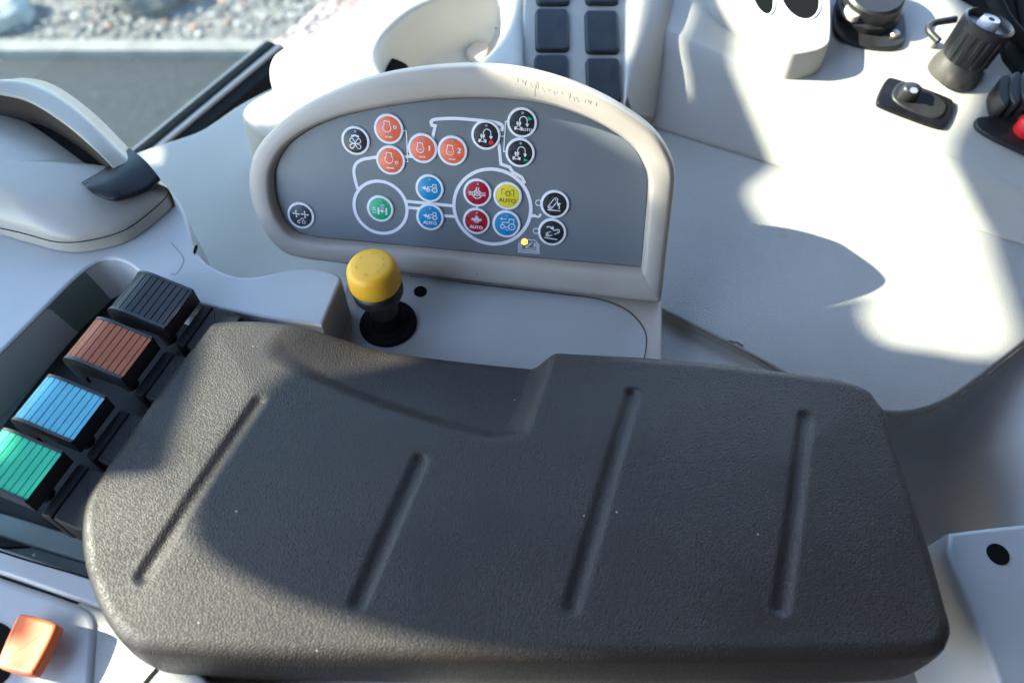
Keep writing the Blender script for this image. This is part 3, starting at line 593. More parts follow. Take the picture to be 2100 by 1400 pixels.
for a0 in (20, 75, 130, 190, 250, 305, 345):
    Q = [((.0092 if k % 2 else .0082)*math.cos(math.radians(a0+k*5)), (.0092 if k % 2 else .0082)*math.sin(math.radians(a0+k*5))) for k in range(4)]
    V, f = ribbon2(Q, .0005); mb.add([kb+e1*x+e2*y+ax*(.06155-max(0, math.hypot(x, y)-.007)*.10) for x, y in V], [q[::-1] for q in f], 0)
mb.build('cap_marks', [mat('cap_emboss', (.62, .34, .03), .5)], cap, smooth=0)
#@LEVERS
# ------------------------------------------------------------------ lever module
mod = thing('lever_module', W(200, 700, -.07), 'grey plastic lever module with an open tray at the front of the armrest', 'lever tray')
MZ = flat(-.012)
rim = [(-300, 1000), (-150, 868), (0, 722), (80, 642), (150, 572), (190, 541), (222, 531), (262, 540), (330, 592), (430, 628), (575, 656)]
outl = [(660, 668), (688, 600), (697, 566), (650, 550), (605, 550), (562, 559), (520, 567), (480, 565), (440, 549), (412, 528), (396, 500), (388, 470), (376, 430), (352, 396), (300, 380), (150, 400), (0, 420), (-300, 430)]
Rm = np.array([MZ.hit(*p) for p in catmull(rim, 6)]); Ol = catmull(outl, 6)
poly = np.vstack([[MZ.puv(*p) for p in catmull(rim, 6)], [MZ.puv(*p) for p in Ol]])
V, f = plate_geo(poly, MZ, .070, .0022, 4, (0, 0, -1)); mk('module_top', V, f, M['lav'], mod)
low = np.array([flat(-.052).hit(*p) for p in catmull([(-240, 1080), (-80, 930), (60, 790), (150, 700), (215, 640), (252, 602), (275, 590), (300, 598), (360, 632), (450, 668), (600, 700)], 6)])
rr = Rm-np.array([0, 0, .0015])
G = np.array([rr*(1-s)+low*s+np.array([0, 0, -.006*math.sin(PI*s)]) for s in np.linspace(0, 1, 10)])
sheet('tray_wall', G, M['tray'], mod, smooth=70)
plate('tray_floor', [(-300, 1130), (-80, 905), (60, 770), (215, 620), (275, 575), (480, 660), (700, 700), (700, 1000), (150, 1200), (-300, 1140)], flat(-.051), .006, M['tray'], mod, r=.001, it=0)
seam([(392, 636), (450, 640), (520, 645), (575, 652)], MZ.up(-.004), .0016, mod, .0, name='trim_edge', mt='black')
seam([(1050/3, 467+90/3), (1120/3, 467+170/3), (1130/3, 467+210/3), (1090/3, 467+280/3), (1050/3, 467+285/3)], MZ, .0003, mod, .0003, name='panel_line')
lathe('clip_slot_shade', [(.0022, 0), (.0022, .0004)], MZ.hit(401, 512), M['dark'], mod, seg=16, sx=.5, sy=1.8)  # dark oval in place of a shaded slot
# front rails of the tray
for nm, pts, z, dp, mt in (('front_rail', [(-300, 1028), (0, 1122), (175, 1180), (400, 1255), (400, 1310), (170, 1232), (0, 1172), (-300, 1075)], -.034, .03, 'lav'), ('inner_ledge', [(-300, 960), (0, 1050), (150, 1095), (400, 1170), (400, 1225), (170, 1150), (0, 1098), (-300, 1000)], -.044, .02, 'tray')):
    plate(nm, pts, flat(z), dp, M[mt], mod, r=.0015, it=1)
seam([(-200, 1050), (0, 1130), (170, 1181), (300, 1222)], flat(-.034), .0010, mod, .0004, name='rail_gap', mt='rubber')
plate('arm_base', rc([(150, 1225), (215, 1250), (430, 1390), (470, 1560), (120, 1560)], .1), flat(-.042), .045, M['grey'], mod, r=.002, it=0)
seam([(322, 1372), (306, 1390), (290, 1412), (270, 1450)], flat(-.042), .0022, mod, .0004, name='base_gap', mt='rubber')
plate('lever_well', [(-160, 1100), (20, 850), (150, 690), (250, 585), (330, 612), (470, 655), (500, 800), (200, 1080), (60, 1130)], flat(-.0485), .004, mat('well_black', (.012, .013, .013), .6, .3), mod, r=.001, it=1)
# ---- four paddle levers: one built, three copied
ZL = .006
nose = {'black': (252, 596), 'brown': (163, 693), 'blue': (60, 814), 'green': (-35, 927)}
a_ = (W(105, 763, ZL)-W(28, 857, ZL))*.95; wid = np.linalg.norm(a_[:2]); b_ = (W(210, 835, ZL)-W(105, 763, ZL))*.96; ln = np.linalg.norm(b_[:2])
ang = math.atan2(a_[1], a_[0])-PI/2      # local +y across the paddle, +x along it
rowl = dict(black=('black ridged paddle lever, farthest of the tray row', 'black'), brown=('brown ridged paddle lever between the black and blue ones', 'brown'), blue=('light blue ridged paddle lever in the grey tray', 'blue'), green=('green ridged paddle lever nearest the orange lever', 'green'))
lv = thing('paddle_lever', (0, 0, 0), rowl['black'][0], 'lever', 'ridged paddle levers in the tray')
w2_ = wid/2; L_ = ln
prof = [(.0005, -.020), (-.0012, -.013), (-.0016, -.007), (-.0008, -.002), (.0012, .0015), (.0045, .0038), (.009, .0050), (.014, .0052), (.020, .0044), (L_, .0015)]
pp = resample(catmull(prof, 6), 90); cum = np.r_[0, np.cumsum(np.linalg.norm(np.diff(pp, axis=0), axis=1))]; tot = cum[-1]
nrm = np.stack([-(np.gradient(pp[:, 1])), np.gradient(pp[:, 0])], 1); nrm /= np.linalg.norm(nrm, axis=1)[:, None]
gr = [.0175+.0024*k for k in range(0, 5)]+[.0275+.0042*k for k in range(1, 9)]
fine = np.unique(np.r_[np.linspace(0, tot, 60), [g+d for g in gr for d in (-.00034, -.00017, 0, .00017, .00034) if g+d < tot]])
PX = np.interp(fine, cum, pp[:, 0]); PY = np.interp(fine, cum, pp[:, 1]); NX = np.interp(fine, cum, nrm[:, 0]); NY = np.interp(fine, cum, nrm[:, 1])
dent = np.array([max([.0007*max(0, 1-abs(s-g)/.00034) for g in gr]) for s in fine]); PX -= NX*dent; PY -= NY*dent
nn = len(fine); V = [(x, s*(w2_-.0012), z) for s in (1, -1) for x, z in zip(PX, PY)]
cov = mk('paddle', V, gridfaces(2, nn), M['p_black'], lv, smooth=9)
side = [(x-.0002, z+.0003) for x, z in pp]+[(L_, -.011), (.020, -.0105), (.010, -.013), (.0065, -.018), (.006, -.024), (.002, -.026)]
mb = MB()
for s in (1, -1):
    y0, y1 = s*(w2_-.0013), s*(w2_+.0004); k = len(side)
    V = [(x, y0, z) for x, z in side]+[(x, y1, z) for x, z in side]; f = gridfaces(2, k, True)+[list(range(k)), list(range(k, 2*k))]
    mb.add(V, f)
mb.add([(L_, y, z) for y in (-w2_, w2_) for z in (.0012, -.011)], [[0, 1, 3, 2]])
mb.build('side_plates', [M['black']], lv, smooth=40)
mb = MB()
for x0, x1, z in ((L_+.0015, L_+.0085, -.0125), (L_+.0092, L_+.030, -.012)):
    Q = rc([(x0, -w2_-.001), (x1, -w2_-.001), (x1, w2_+.001), (x0, w2_+.001)], .06, 1); V, f = plate_geo(Q, Plane((0, 0, z), (0, 0, 1)), .03, .0015); mb.add(V, f)
mb.build('lever_base', [mat('dull_black', (.012, .012, .013), .62, .25)], lv, smooth=20)
mb = MB(); V, f = tube_geo([(.010, 0, -.016), (.016, 0, -.045)], .005, 10); mb.add(V, f); mb.build('stalk', [M['black']], lv)
def place_lever(o, c):
    p = W(*nose[c], ZL); o.location = (p[0], p[1], ZL-.0005); o.rotation_euler = (0, 0, ang); o['label'] = rowl[c][0]
for c in ('brown', 'blue', 'green'):
    r = lv.copy(); COL.objects.link(r); place_lever(r, c)
    for ch in list(lv.children):
        d = ch.copy(); COL.objects.link(d); d.parent = r
        if ch.name.startswith('paddle'): d.material_slots[0].link = 'OBJECT'; d.material_slots[0].material = M['p_'+c]
place_lever(lv, 'black')
# ------------------------------------------------------------------ hand grip unit at the far left
gp = thing('hand_grip', W(150, 400, -.02), 'rounded grey hand grip with a dark slot and glossy black rocker', 'grip')
def pillow(name, px, z0, top, mt, parent, n=18, ctr=None, power=.5, skirt=0, **k):
    Q = np.array([W(*p, z0)[:2] for p in catmull(px, 6, True)])
    if area2(Q) < 0: Q = Q[::-1]
    c = np.array(W(*ctr, z0)[:2]) if ctr else Q.mean(0); V = []
    if skirt: V += [np.r_[q, z0-skirt] for q in Q]
    for s in np.linspace(0, 1, n):
        t = 1-(1-s)**1.0; r = math.cos(t*PI/2*.985); h = math.sin(t*PI/2)**(2*power)
        V += [np.r_[c+(q-c)*r, z0+top*h] for q in Q]
    m = n+(1 if skirt else 0); f = gridfaces(m, len(Q), True)+[list(range((m-1)*len(Q), m*len(Q)))]
    return mk(name, V, f, mt, parent, smooth=60, **k)
pillow('collar', [(-330, 330), (-150, 250), (60, 250), (230, 300), (330, 372), (356, 402), (340, 428), (280, 472), (205, 496), (115, 503), (20, 484), (-150, 470), (-330, 460)], -.012, .022, M['lav'], gp, skirt=.01, power=.5)
DG = [(-330, 350), (-200, 238), (-60, 225), (20, 234), (75, 257), (130, 293), (185, 334), (225, 358), (300, 366), (338, 378), (346, 392), (330, 415), (262, 468), (190, 491), (120, 496), (40, 476), (-60, 455), (-330, 450)]
pillow('shell', DG, -.001, .021, M['grip'], gp, ctr=(-20, 380), skirt=.010, n=26, power=.5)
seam([(-60, 456), (40, 477), (120, 497), (190, 492), (262, 469), (330, 416), (347, 392)], flat(-.001), .0009, gp, .0002, mt='rubber')
# outer strap: lofted crescent
ia = [(-200, 186), (-80, 182), (0, 190), (60, 206), (130, 250), (195, 305), (228, 338), (262, 372)]
ob = [(-200, 150), (-80, 158), (0, 172), (50, 165), (110, 178), (190, 232), (260, 302), (345, 388)]
ob = [(-200, 172), (-80, 165), (0, 168), (60, 163), (120, 180), (195, 235), (265, 305), (345, 388)]
ZG = [.034, .034, .034, .033, .031, .028, .022, .012]
A_ = np.array([W(*p, z) for p, z in zip(ia, ZG)]); B_ = np.array([W(*p, z-.008) for p, z in zip(ob, ZG)]); mid = (A_+B_)/2+np.array([0, 0, .006])
sheet('strap_inner_shade', loft([A_-np.array([0, 0, .03]), A_-np.array([0, 0, .0025])], 40, 3), mat('slot_shade_brown', (.035, .024, .018), .7, .3), gp, smooth=60)  # strap's inner wall painted dark brown for the shade of the slot
G = loft([A_-np.array([0, 0, .0025]), A_-np.array([0, 0, .0005]), (A_*.85+B_*.15)+np.array([0, 0, .002]), mid, (A_*.15+B_*.85)+np.array([0, 0, .003]), B_, B_-np.array([0, .0, .012]), B_-np.array([.002, .004, .03])], 50, 6)
sheet('strap', G, M['grip'], gp, smooth=60)
# dark sheet under the slot, standing in for its shade
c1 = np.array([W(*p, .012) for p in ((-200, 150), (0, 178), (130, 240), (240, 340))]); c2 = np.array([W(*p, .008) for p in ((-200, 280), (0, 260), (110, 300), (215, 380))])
sheet('slot_shade_sheet', loft([c1, c2], 20, 2), M['dark'], gp, .004)
hz = lambda l, z: [W(a, b, z) for a, b in l]
e1_, e4_ = [(166, 374), (205, 352), (240, 327), (265, 302)], [(206, 405), (240, 412), (300, 394), (329, 368)]
sheet('rocker', loft([hz(e1_, .006), hz(e1_, .0175), hz([(170, 377), (209, 356), (245, 331), (270, 307)], .0195), hz([(178, 386), (224, 374), (266, 348), (296, 328)], .0215), hz([(194, 399), (234, 399), (288, 378), (319, 354)], .0200), hz(e4_, .0165), hz(e4_, .004)], 40, 6), M['gloss'], gp, smooth=60)
# ------------------------------------------------------------------ orange lever and its housing
hs = thing('lever_housing', W(80, 1300, -.06), 'light grey housing around the orange lever below the lever tray', 'housing')
HZ = flat(-.040)
hq = [(-300, 1080), (0, 1182), (150, 1232), (188, 1250), (200, 1280), (194, 1350), (185, 1500), (150, 1700), (-300, 1700)]
Q = np.array([HZ.puv(*p) for p in chaikin(hq, 2)]); rq = chaikin([(-300, 1190), (0, 1268), (60, 1285), (110, 1320), (130, 1380), (120, 1600), (-300, 1600)], 2)
V, f = plate_geo(Q, HZ, .026, .004, 4, (0, 0, -1)); mk('housing_shell', V, f, M['lav'], hs)
Q = np.array([HZ.puv(*p) for p in chaikin([(-60, 1258), (-10, 1270), (28, 1290), (34, 1330), (20, 1400), (-60, 1420)], 2)]); V, f = plate_geo(Q, HZ.up(.0006), .002, .0004); mk('slot', V, f, M['dark'], hs)  # dark plate painted in for shade around the orange lever
lathe('pivot_cap', [(.0052, 0), (.0052, .0012), (.0048, .002)], HZ.hit(92, 1328), M['trim'], hs, seg=28)
ol = thing('orange_lever', W(60, 1320, -.04), 'short orange lever sticking out of the grey housing at lower left', 'lever')
OZ = Plane(W(60, 1310, -.026), (-.15, .05, 1))
plate('lever_grip', rc([(36, 1252), (122, 1277), (66, 1386), (-14, 1368)], .10, 3), OZ, .0065, M['oralev'], ol, r=.0018, it=0, smooth=25)
V, f = tube_geo([W(50, 1325, -.034), W(40, 1330, -.047)], .005, 12); mk('lever_stem', V, f, M['black'], ol)
#@SWITCHES
# ------------------------------------------------------------------ blank switches behind the board
sw = thing('blank_switch', (0, 0, 0), '', 'switch', 'blank black switches in two columns')
p0 = SWP.hit(1133, 62); wx = np.linalg.norm(SWP.hit(1166, 62)-SWP.hit(1100, 62)); wy = np.linalg.norm(SWP.hit(1133, 103)-SWP.hit(1133, 19))
sq = lambda x, y: np.array([(-x/2, -y/2), (x/2, -y/2), (x/2, y/2), (-x/2, y/2)])
OZ0 = Plane((0, 0, 0), (0, 0, 1))
def rsq(x, y, r, n=5):
    return np.array([(sx*(x/2-r)+r*math.cos(a), sy*(y/2-r)+r*math.sin(a)) for sx, sy, a0 in ((1, 1, 0), (-1, 1, PI/2), (-1, -1, PI), (1, -1, 1.5*PI)) for a in np.linspace(a0, a0+PI/2, n)])
V, f = plate_geo(rsq(wx, wy, .0035), OZ0.up(.0042), .0062, .0012); mk('switch_cap', V, f, M['switch'], sw)
V, f = plate_geo(rsq(wx+.0012, wy+.0012, .004), OZ0.up(.0006), .002, .0004); mk('switch_bezel', V, f, M['rubber'], sw)
slab = ['black blank switch, left column, fully visible one beside the cup recess', 'black blank switch, right column, fully visible one beside the bright ridge', 'black blank switch, left column, lower edge hidden behind the control board', 'black blank switch, right column, lower edge hidden behind the control board', 'black blank switch, left column, cut by the top edge of the photo', 'black blank switch, right column, cut by the top edge of the photo']
from mathutils import Matrix
rot = Matrix(np.stack([SWP.u, SWP.v, SWP.n], 1).tolist()).to_euler()
for k, (px, py) in enumerate(((1132, 62), (1234, 66), (1131, 158), (1237, 165), (1133, -31), (1233, -32))):
    o = sw
    if k:
        o = sw.copy(); COL.objects.link(o)
        for ch in sw.children: d = ch.copy(); COL.objects.link(d); d.parent = o
    o.location = [float(v) for v in SWP.up(.002).hit(px, py)-SWP.n*.002]; o.rotation_euler = rot; o['label'] = slab[k]
# ------------------------------------------------------------------ controls on the far right deck
dl = thing('rotary_dial', T2.hit(1785, 60), 'round black rotary dial on a screwed flange beside the bracket', 'dial')
B0 = T2.hit(1780, 55)
plate('flange', [(1706, 55), (1715, 0), (1780, -40), (1852, 0), (1862, 72), (1850, 97), (1790, 99), (1728, 82)], T2.up(.004), .006, M['black'], dl, r=.0015)
lathe('dial_body', [(.027, 0), (.0265, .010), (.024, .012), (.024, .022), (.022, .024), (.006, .024)], T2.hit(1775, 30), M['black'], dl, axis=T2.n, rib=(1, 2, 14, .03))
plate('pointer', [(1730, 12), (1750, 5), (1772, 30), (1750, 38)], T2.up(.018), .006, M['frame'], dl, r=.001)
lathe('screw', [(.0042, 0), (.0042, .0015), (.003, .003), (.001, .0032)], T2.up(.004).hit(1835, 72), M['metal'], dl, axis=T2.n, seg=20)
so = thing('capped_socket', T2.hit(1955, 155), 'dusty black ribbed socket with white tipped cap standing on the light deck', 'socket')
sb_ = T2.hit(1955, 150); sax = np.array([.18, .05, 1.])
lathe('socket_base', [(.021, -.002), (.0205, .006), (.018, .012), (.0172, .018)], sb_, M['socket'], so, axis=sax)
lathe('ribbed_collar', [(.0175, .014), (.0185, .016), (.0190, .040), (.0175, .042)], sb_, M['black'], so, axis=sax, rib=(1, 2, 16, .05), seg=128)
lathe('ring_rim', [(.0185, .038), (.0200, .040), (.0200, .046), (.0180, .047), (.0165, .045), (.0160, .038), (.002, .036)], sb_, M['black'], so, axis=sax)
tip = lathe('white_tip', [(.0085, .036), (.0080, .044), (.0066, .049), (.0062, .0492), (.0058, .0485), (.0025, .0485)], sb_, M['white'], so, axis=sax)
lathe('tip_hole', [(.0026, .0484), (.0024, .0488)], sb_, M['rubber'], tip, axis=sax, seg=20)
V, f = tube_geo([T2.up(.016).hit(*p) for p in catmull([(1925, 85), (1905, 62), (1915, 48), (1960, 40)], 6)], .003); mk('tether_loop', V, f, M['black'], so)
for p in ((1908, 92), (2004, 155)): lathe('base_screw', [(.0045, -.001), (.0045, .004), (.0035, .0055), (.001, .0056)], T2.hit(*p), M['frame'], so, axis=T2.n, seg=18)
rk = thing('rocker_switch', T2.hit(1878, 212), 'black rocker switch in a slanted rectangular bezel on the bright deck', 'switch')
plate('bezel', rc([(1820, 153), (1962, 204), (1938, 266), (1793, 212)], .10), T2.up(.004), .006, M['gloss'], rk, r=.0012, it=0)
plate('rocker', [(1834, 172), (1862, 162), (1946, 205), (1940, 236), (1915, 246), (1826, 208)], T2.up(.0055), .004, M['black'], rk, r=.002, it=2)
V, f = lathe_geo([(.0075, 0), (.0072, .008), (.0065, .011), (.005, .0118), (.001, .012)], T2.up(.004).hit(1858, 200), T2.n+np.array([.1, .05, 0]), 30, sx=1.1, sy=.9); mk('rocker_hump', V, f, M['black'], rk, smooth=60)
lathe('rocker_symbol', [(.0030, 0), (.0030, .0004)], T2.up(.0165).hit(1874, 186), mat('symbol_print', (.22, .23, .27), .4), rk, axis=T2.n, seg=20)
pg = thing('plug_holder', T2.hit(2060, 250), 'black finned plug with a red button at the right edge of the photo', 'plug')
plate('plug_base', [(1998, 248), (2010, 235), (2090, 240), (2170, 285), (2160, 335), (2100, 312), (2010, 268)], T2.up(.004), .007, M['black'], pg, r=.002)
mb = MB()
for k in range(4):
    V, f = plate_geo(np.array([T2.puv(*p) for p in chaikin([(2020+k*20, 205-k*2), (2035+k*20, 180-k*2), (2052+k*20, 190-k*2), (2048+k*20, 250), (2028+k*20, 245)], 2)]), T2.up(.018+.002*k), .02, .002); mb.add(V, f)
mb.build('plug_fins', [M['black']], pg)
lathe('red_button', [(.009, 0), (.009, .010), (.0075, .012), (.002, .0125)], T2.up(.004).hit(2102, 268), M['redpl'], pg, axis=T2.n, seg=28)
cb = thing('cable_loom', T2.hit(2080, 60), 'dark cable loom hanging at the upper right corner behind the socket', 'cables')
for k, pts in enumerate(([(2050, -60), (2075, 60), (2085, 120), (2150, 200)], [(2090, -60), (2105, 50), (2120, 140), (2180, 200)], [(2010, -70), (2045, 10), (2075, 60), (2140, 120)])):
    V, f = tube_geo([T2.up(.012+.004*k).hit(*p) for p in catmull(pts, 8)], .006, 12); mk('cable', V, f, M['rubber'], cb, smooth=60)
plate('back_plate', [(1880, -120), (1890, -25), (1990, -5), (2040, 60), (2065, 140), (2200, 260), (2400, 100), (2300, -150)], T2.up(.003), .006, M['rubber'], cb, r=.002, it=1)
#@OUTSIDE
# ------------------------------------------------------------------ window edge and glass
f1, f2 = W(385, 274, -.20), W(570, 118, -.20); fd = (f2-f1)/np.linalg.norm(f2-f1)
wf = thing('window_frame', f1, 'black rubber sealed window frame running behind the grey console edge', 'window frame')
fn = np.array([-fd[1], fd[0], 0]); fn = fn if fn[1] > 0 else -fn
def bar(name, o, dz, wdt, h, mt):
    a, b = f1-fd*.7+fn*o, f1+(f2-f1)*1.06+fn*o; V = [p+fn*s*wdt/2+np.array([0, 0, dz+t*h/2]) for p in (a, b) for s, t in ((-1, -1), (1, -1), (1, 1), (-1, 1))]
    mk(name, V, [[0, 1, 2, 3][::-1], [4, 5, 6, 7], [0, 4, 7, 3], [3, 7, 6, 2], [2, 6, 5, 1], [1, 5, 4, 0]], mt, wf, smooth=0)
bar('inner_seal', -.012, .0, .017, .02, M['rubber']); bar('metal_strip', .000, .003, .005, .02, M['frame']); bar('outer_seal', .012, .0, .016, .02, M['rubber']); bar('outer_lip', .023, .001, .003, .016, M['frame'])
a, b = f1-fd*.7+fn*.012, f2+fd*.35+fn*.012
gl = mk('window_glass', [a+[0, 0, .01], b+[0, 0, .01], b+[0, 0, .9]+fn*.05, a+[0, 0, .9]+fn*.05], [[0, 1, 2, 3]], M['glass'], wf, smooth=0)
# ------------------------------------------------------------------ ground outside
ZGR = -2.0
def gstrip(name, y0, y1, z, mt, thick=.2):
    V = [(x, y, zz) for zz in (z-thick, z) for x, y in ((-40, y0), (40, y0), (40, y1), (-40, y1))]
    o = mk(name, V, [[0, 1, 2, 3][::-1], [4, 5, 6, 7], [0, 1, 5, 4], [1, 2, 6, 5], [2, 3, 7, 6], [3, 0, 4, 7]], mt, smooth=0); o['kind'] = 'structure'; return o
yk0, yk1 = W(300, 121, ZGR)[1], W(300, 82, ZGR+.045)[1]
gstrip('road', -30, yk0, ZGR, M['asphalt']); gstrip('kerb', yk0+.002, yk1, ZGR+.045, M['kerb'], .3); gstrip('gravel_bed', yk1+.002, 60, ZGR+.02, M['gravel'], .26)
ico = [(0, 0, 1), (.89, 0, .45), (.28, .85, .45), (-.72, .53, .45), (-.72, -.53, .45), (.28, -.85, .45), (.72, .53, -.45), (-.28, .85, -.45), (-.89, 0, -.45), (-.28, -.85, -.45), (.72, -.53, -.45), (0, 0, -1)]
icf = [(0, 1, 2), (0, 2, 3), (0, 3, 4), (0, 4, 5), (0, 5, 1), (1, 6, 2), (2, 7, 3), (3, 8, 4), (4, 9, 5), (5, 10, 1), (2, 6, 7), (3, 7, 8), (4, 8, 9), (5, 9, 10), (1, 10, 6), (6, 11, 7), (7, 11, 8), (8, 11, 9), (9, 11, 10), (10, 11, 6)]
def pebbles(n, x0, x1, y0, y1):
    V = []; Fc = []; Mi = []; I = np.array(ico)
    for k in range(n):
        r = .007+.017*rng.random()**2; c = np.array([rng.uniform(x0, x1), rng.uniform(y0, y1), ZGR+.02+r*.2])
        a = rng.uniform(0, 2*PI); S = np.array([r*rng.uniform(.8, 1.4), r*rng.uniform(.7, 1.1), r*rng.uniform(.5, .8)])
        P = I*S*(1+rng.uniform(-.15, .15, (12, 1))); P = np.c_[P[:, 0]*math.cos(a)-P[:, 1]*math.sin(a), P[:, 0]*math.sin(a)+P[:, 1]*math.cos(a), P[:, 2]]+c
        b = 12*k; V.append(P); Fc += [(i+b, j+b, l+b) for i, j, l in icf]; Mi += [int(rng.choice([0, 0, 0, 0, 0, 1, 1, 1, 2, 2, 2, 3]))]*20
    o = mk('gravel', np.vstack(V), Fc, [mat('pebble_grey', (.135, .135, .132), .8), mat('pebble_pale', (.26, .255, .247), .75), mat('pebble_dark', (.10, .10, .10), .8), mat('pebble_rust', (.25, .15, .115), .8)], smooth=50, midx=Mi)
    return setp(o, 'pale crushed gravel spread beyond the concrete kerb', 'gravel', kind='stuff')
pebbles(9500, -4.2, .4, yk1+.01, yk1+2.1)
def rock(name, c, r, mt, label):
    V, f = lathe_geo([(.4, -.3), (.9, 0), (1, .25), (.85, .5), (.5, .68), (.1, .72)], (0, 0, 0), seg=14); V = np.array(V)
    V *= (1+rng.uniform(-.14, .14, (len(V), 1))); V = V*np.array(r)+c
    o = mk(name, V, f, mt, smooth=30, org=c); return setp(o, label, 'stone')
rock('rock', W(305, 2, ZGR+.02), (.19, .16, .22), M['rock'], 'dark grey green rock lying on the pale gravel at the top edge')
rock('stone', W(6, 38, ZGR+.02), (.16, .14, .14), M['pale_rock'], 'large pale stone on the gravel in the upper left corner')
#@SUN
# ------------------------------------------------------------------ unseen mask sheet and blockers added to shape sun and sky light
def shell():  # added sheet across the sun; holes cast back from the wanted sun patches
    pl = Plane(np.array([0, .3, 0])+SUN*1.5, SUN)
    def proj(p): t = np.dot(pl.p-p, pl.n)/np.dot(SUN, pl.n); return pl.uv(p+SUN*t)
    on = lambda P, l: [proj(P.hit(*p)) for p in l]
    holes = []
    holes.append(on(flat(0), [(405, 640), (560, 640), (735, 672), (700, 695), (605, 738), (550, 778), (505, 840), (440, 925), (394, 1010), (380, 1080), (400, 1122), (445, 1162), (560, 1222), (700, 1270), (850, 1310), (1000, 1335), (1230, 1352), (1230, 1355), (700, 1358), (430, 1388), (300, 1412), (150, 1300), (120, 1100), (160, 985), (205, 968), (332, 972), (347, 900), (372, 820), (396, 740)]))
    holes.append(on(flat(-.042), [(196, 1262), (225, 1262), (345, 1370), (430, 1480), (170, 1480), (188, 1330)]))
    holes.append(on(flat(-.026), [(-40, 1330), (18, 1306), (44, 1326), (12, 1385), (-40, 1390)]))
    holes.append(on(TOPL, [(470, 150), (560, 88), (780, -50), (1062, -60), (1040, 50), (985, 120), (900, 185), (600, 260), (480, 235)]))
    holes.append(on(flat(.010), [(-90, 850), (14, 862), (34, 884), (0, 950), (-90, 960)]))
    holes.append(on(flat(-.035), [(486, 226), (560, 180), (622, 166), (606, 236), (540, 262)]))
    holes.append(on(flat(ZB), [(285, 312), (330, 295), (326, 330), (315, 345)]))
    holes.append(on(T1, [(1452, -60), (1480, 60), (1530, 200), (1570, 290), (1592, 340)])+on(LOBE, [(1525, 388), (1560, 450), (1610, 505), (1690, 565), (1772, 588), (1786, 615), (1766, 644), (1795, 690), (1830, 710), (1900, 716), (2030, 740), (2090, 700), (2060, 610), (2030, 510)])+on(T1, [(1985, 410), (1925, 285)])+on(T2, [(1980, 240), (2005, 190), (2000, 90), (1900, -60)]))
    holes.append(on(SWP.up(.006), [(1290, -60), (1342, -60), (1322, 60), (1292, 150), (1280, 60)]))
    holes.append(on(BOARD.up(.008), [(1000, 118), (1100, 128), (1250, 175), (1345, 250), (1395, 330), (1345, 430), (1318, 385), (1332, 335), (1235, 245), (1100, 203), (1020, 172)]))
    return pl, holes
PLS, HOLES = shell()
allp = np.vstack(HOLES); lo, hi = allp.min(0)-.20, allp.max(0)+.18
cab = None
def slab(Q, h0, h1):
    Q = np.array(Q); Q = Q if area2(Q) > 0 else Q[::-1]; n = len(Q)
    return [PLS.at(q[0], q[1], h0) for q in Q]+[PLS.at(q[0], q[1], h1) for q in Q], gridfaces(2, n, True)+[list(range(n))[::-1], list(range(n, 2*n))]
V, f = slab([(lo[0], lo[1]), (hi[0], lo[1]), (hi[0], hi[1]), (lo[0], hi[1])], -.004, .004)
cab = mk('sun_mask', V, f, M['lav'], smooth=0); setp(cab, 'unseen added sheet with holes shaped to throw the sun patches on the console', 'light mask')
tmp = []
for h in HOLES:
    V, f = slab(chaikin(h, 2), -.03, .03); c = mk('cutter', V, f, M['lav'], smooth=0); tmp.append(c)
    md = cab.modifiers.new('cut', 'BOOLEAN'); md.object = c; md.operation = 'DIFFERENCE'; md.solver = 'EXACT'
dg = bpy.context.evaluated_depsgraph_get(); me = bpy.data.meshes.new_from_object(cab.evaluated_get(dg)); cab.modifiers.clear(); cab.data = me
for c in tmp: bpy.data.objects.remove(c)
mb = MB()
def boxg(x0, x1, y0, y1, z0, z1):
    return [(x, y, z) for z in (z0, z1) for x, y in ((x0, y0), (x1, y0), (x1, y1), (x0, y1))], [[3, 2, 1, 0], [4, 5, 6, 7], [0, 1, 5, 4], [1, 2, 6, 5], [2, 3, 7, 6], [3, 0, 4, 7]]
V, f = boxg(-.50, -.2, -.7, .68, .85, .89); V2, f2_ = boxg(-.2, 1.0, -.7, 1.05, .85, .89); f = f+[[i+8 for i in q] for q in f2_]; V = list(V)+[(x+.0005, y, z) for x, y, z in V2]
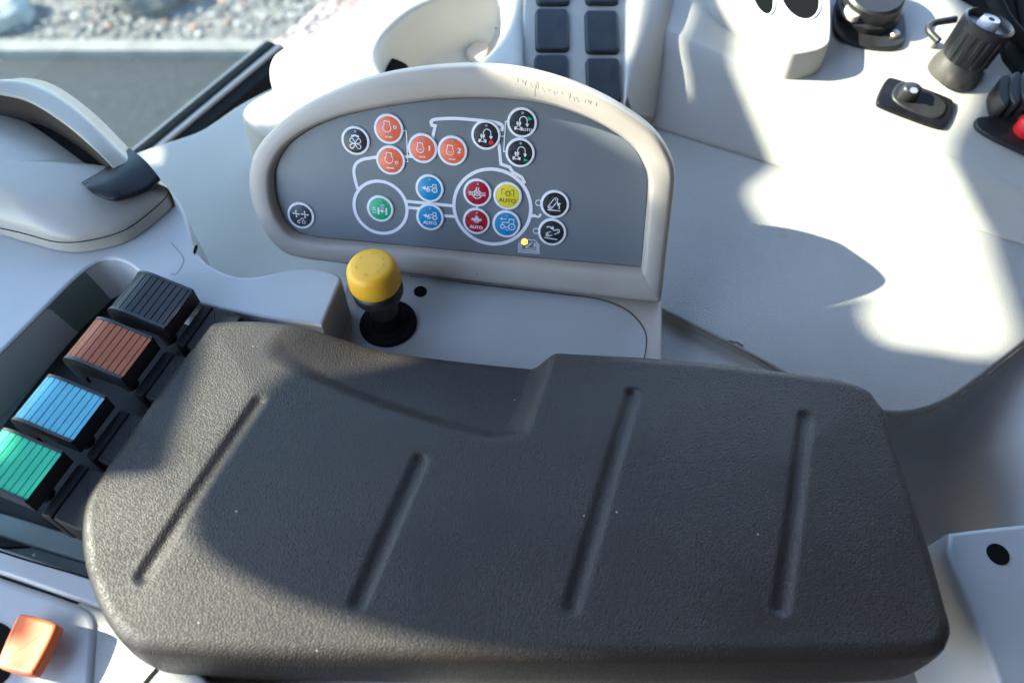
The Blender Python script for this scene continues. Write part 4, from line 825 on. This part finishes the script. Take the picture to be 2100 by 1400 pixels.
rf = mk('roof_blocker', V, f, mat('blocker_dark', (.05, .05, .055), .9), smooth=0); setp(rf, 'unseen dark roof slab added to block sky light over the armrest and console', 'roof')  # unseen slab added to keep sky light off from above
V, f = boxg(.72, .80, -.7, .78, -.9, .85)
rw = mk('wall_blocker', V, f, M['black'], smooth=0); setp(rw, 'unseen dark wall added to block sky light from the right of the console', 'wall')  # unseen wall added to cut sky light from the right
V, f = boxg(-.48, .72, -.42, -.30, -.9, .62)
bw = mk('seat_blocker', V, f, M['black'], smooth=0); setp(bw, 'unseen dark seat block added behind the viewer against sky light', 'seat')  # unseen block added to cut sky light from behind the camera
# ------------------------------------------------------------------ light, camera, render settings
sl_ = bpy.data.lights.new('sun', 'SUN'); sl_.energy = 4.9; sl_.angle = math.radians(.45); sl_.color = (1, .84, .66)
so_ = bpy.data.objects.new('sun', sl_); COL.objects.link(so_); so_.rotation_euler = Vector(SUN.tolist()).to_track_quat('Z', 'Y').to_euler()
wd = bpy.data.worlds.new('World'); SC.world = wd; wd.use_nodes = True; nt = wd.node_tree
sk = nt.nodes.new('ShaderNodeTexSky'); sk.sky_type = 'NISHITA'; sk.sun_disc = False; sk.dust_density = .4; sk.ozone_density = .6; sk.air_density = 1.0; sk.sun_elevation = math.asin(SUN[2]); sk.sun_rotation = math.atan2(SUN[0], SUN[1])
nt.links.new(sk.outputs[0], nt.nodes['Background'].inputs[0]); nt.nodes['Background'].inputs[1].default_value = .15
cm = bpy.data.cameras.new('camera'); co = bpy.data.objects.new('camera', cm); COL.objects.link(co); co.location = (0, 0, HC); co.rotation_euler = (TILT, 0, 0)
cm.sensor_width = 36; cm.sensor_fit = 'HORIZONTAL'; cm.lens = F/2100*36; cm.clip_start = .01; cm.clip_end = 200
cm.dof.use_dof = True; cm.dof.focus_distance = .50; cm.dof.aperture_fstop = 9.0*.001*1
cm.dof.aperture_fstop = (cm.lens*.001)/.0050
SC.camera = co
vs = SC.view_settings; vs.view_transform = 'Standard'; vs.look = 'None'; vs.gamma = 1; vs.use_curve_mapping = False; vs.exposure = 2.95
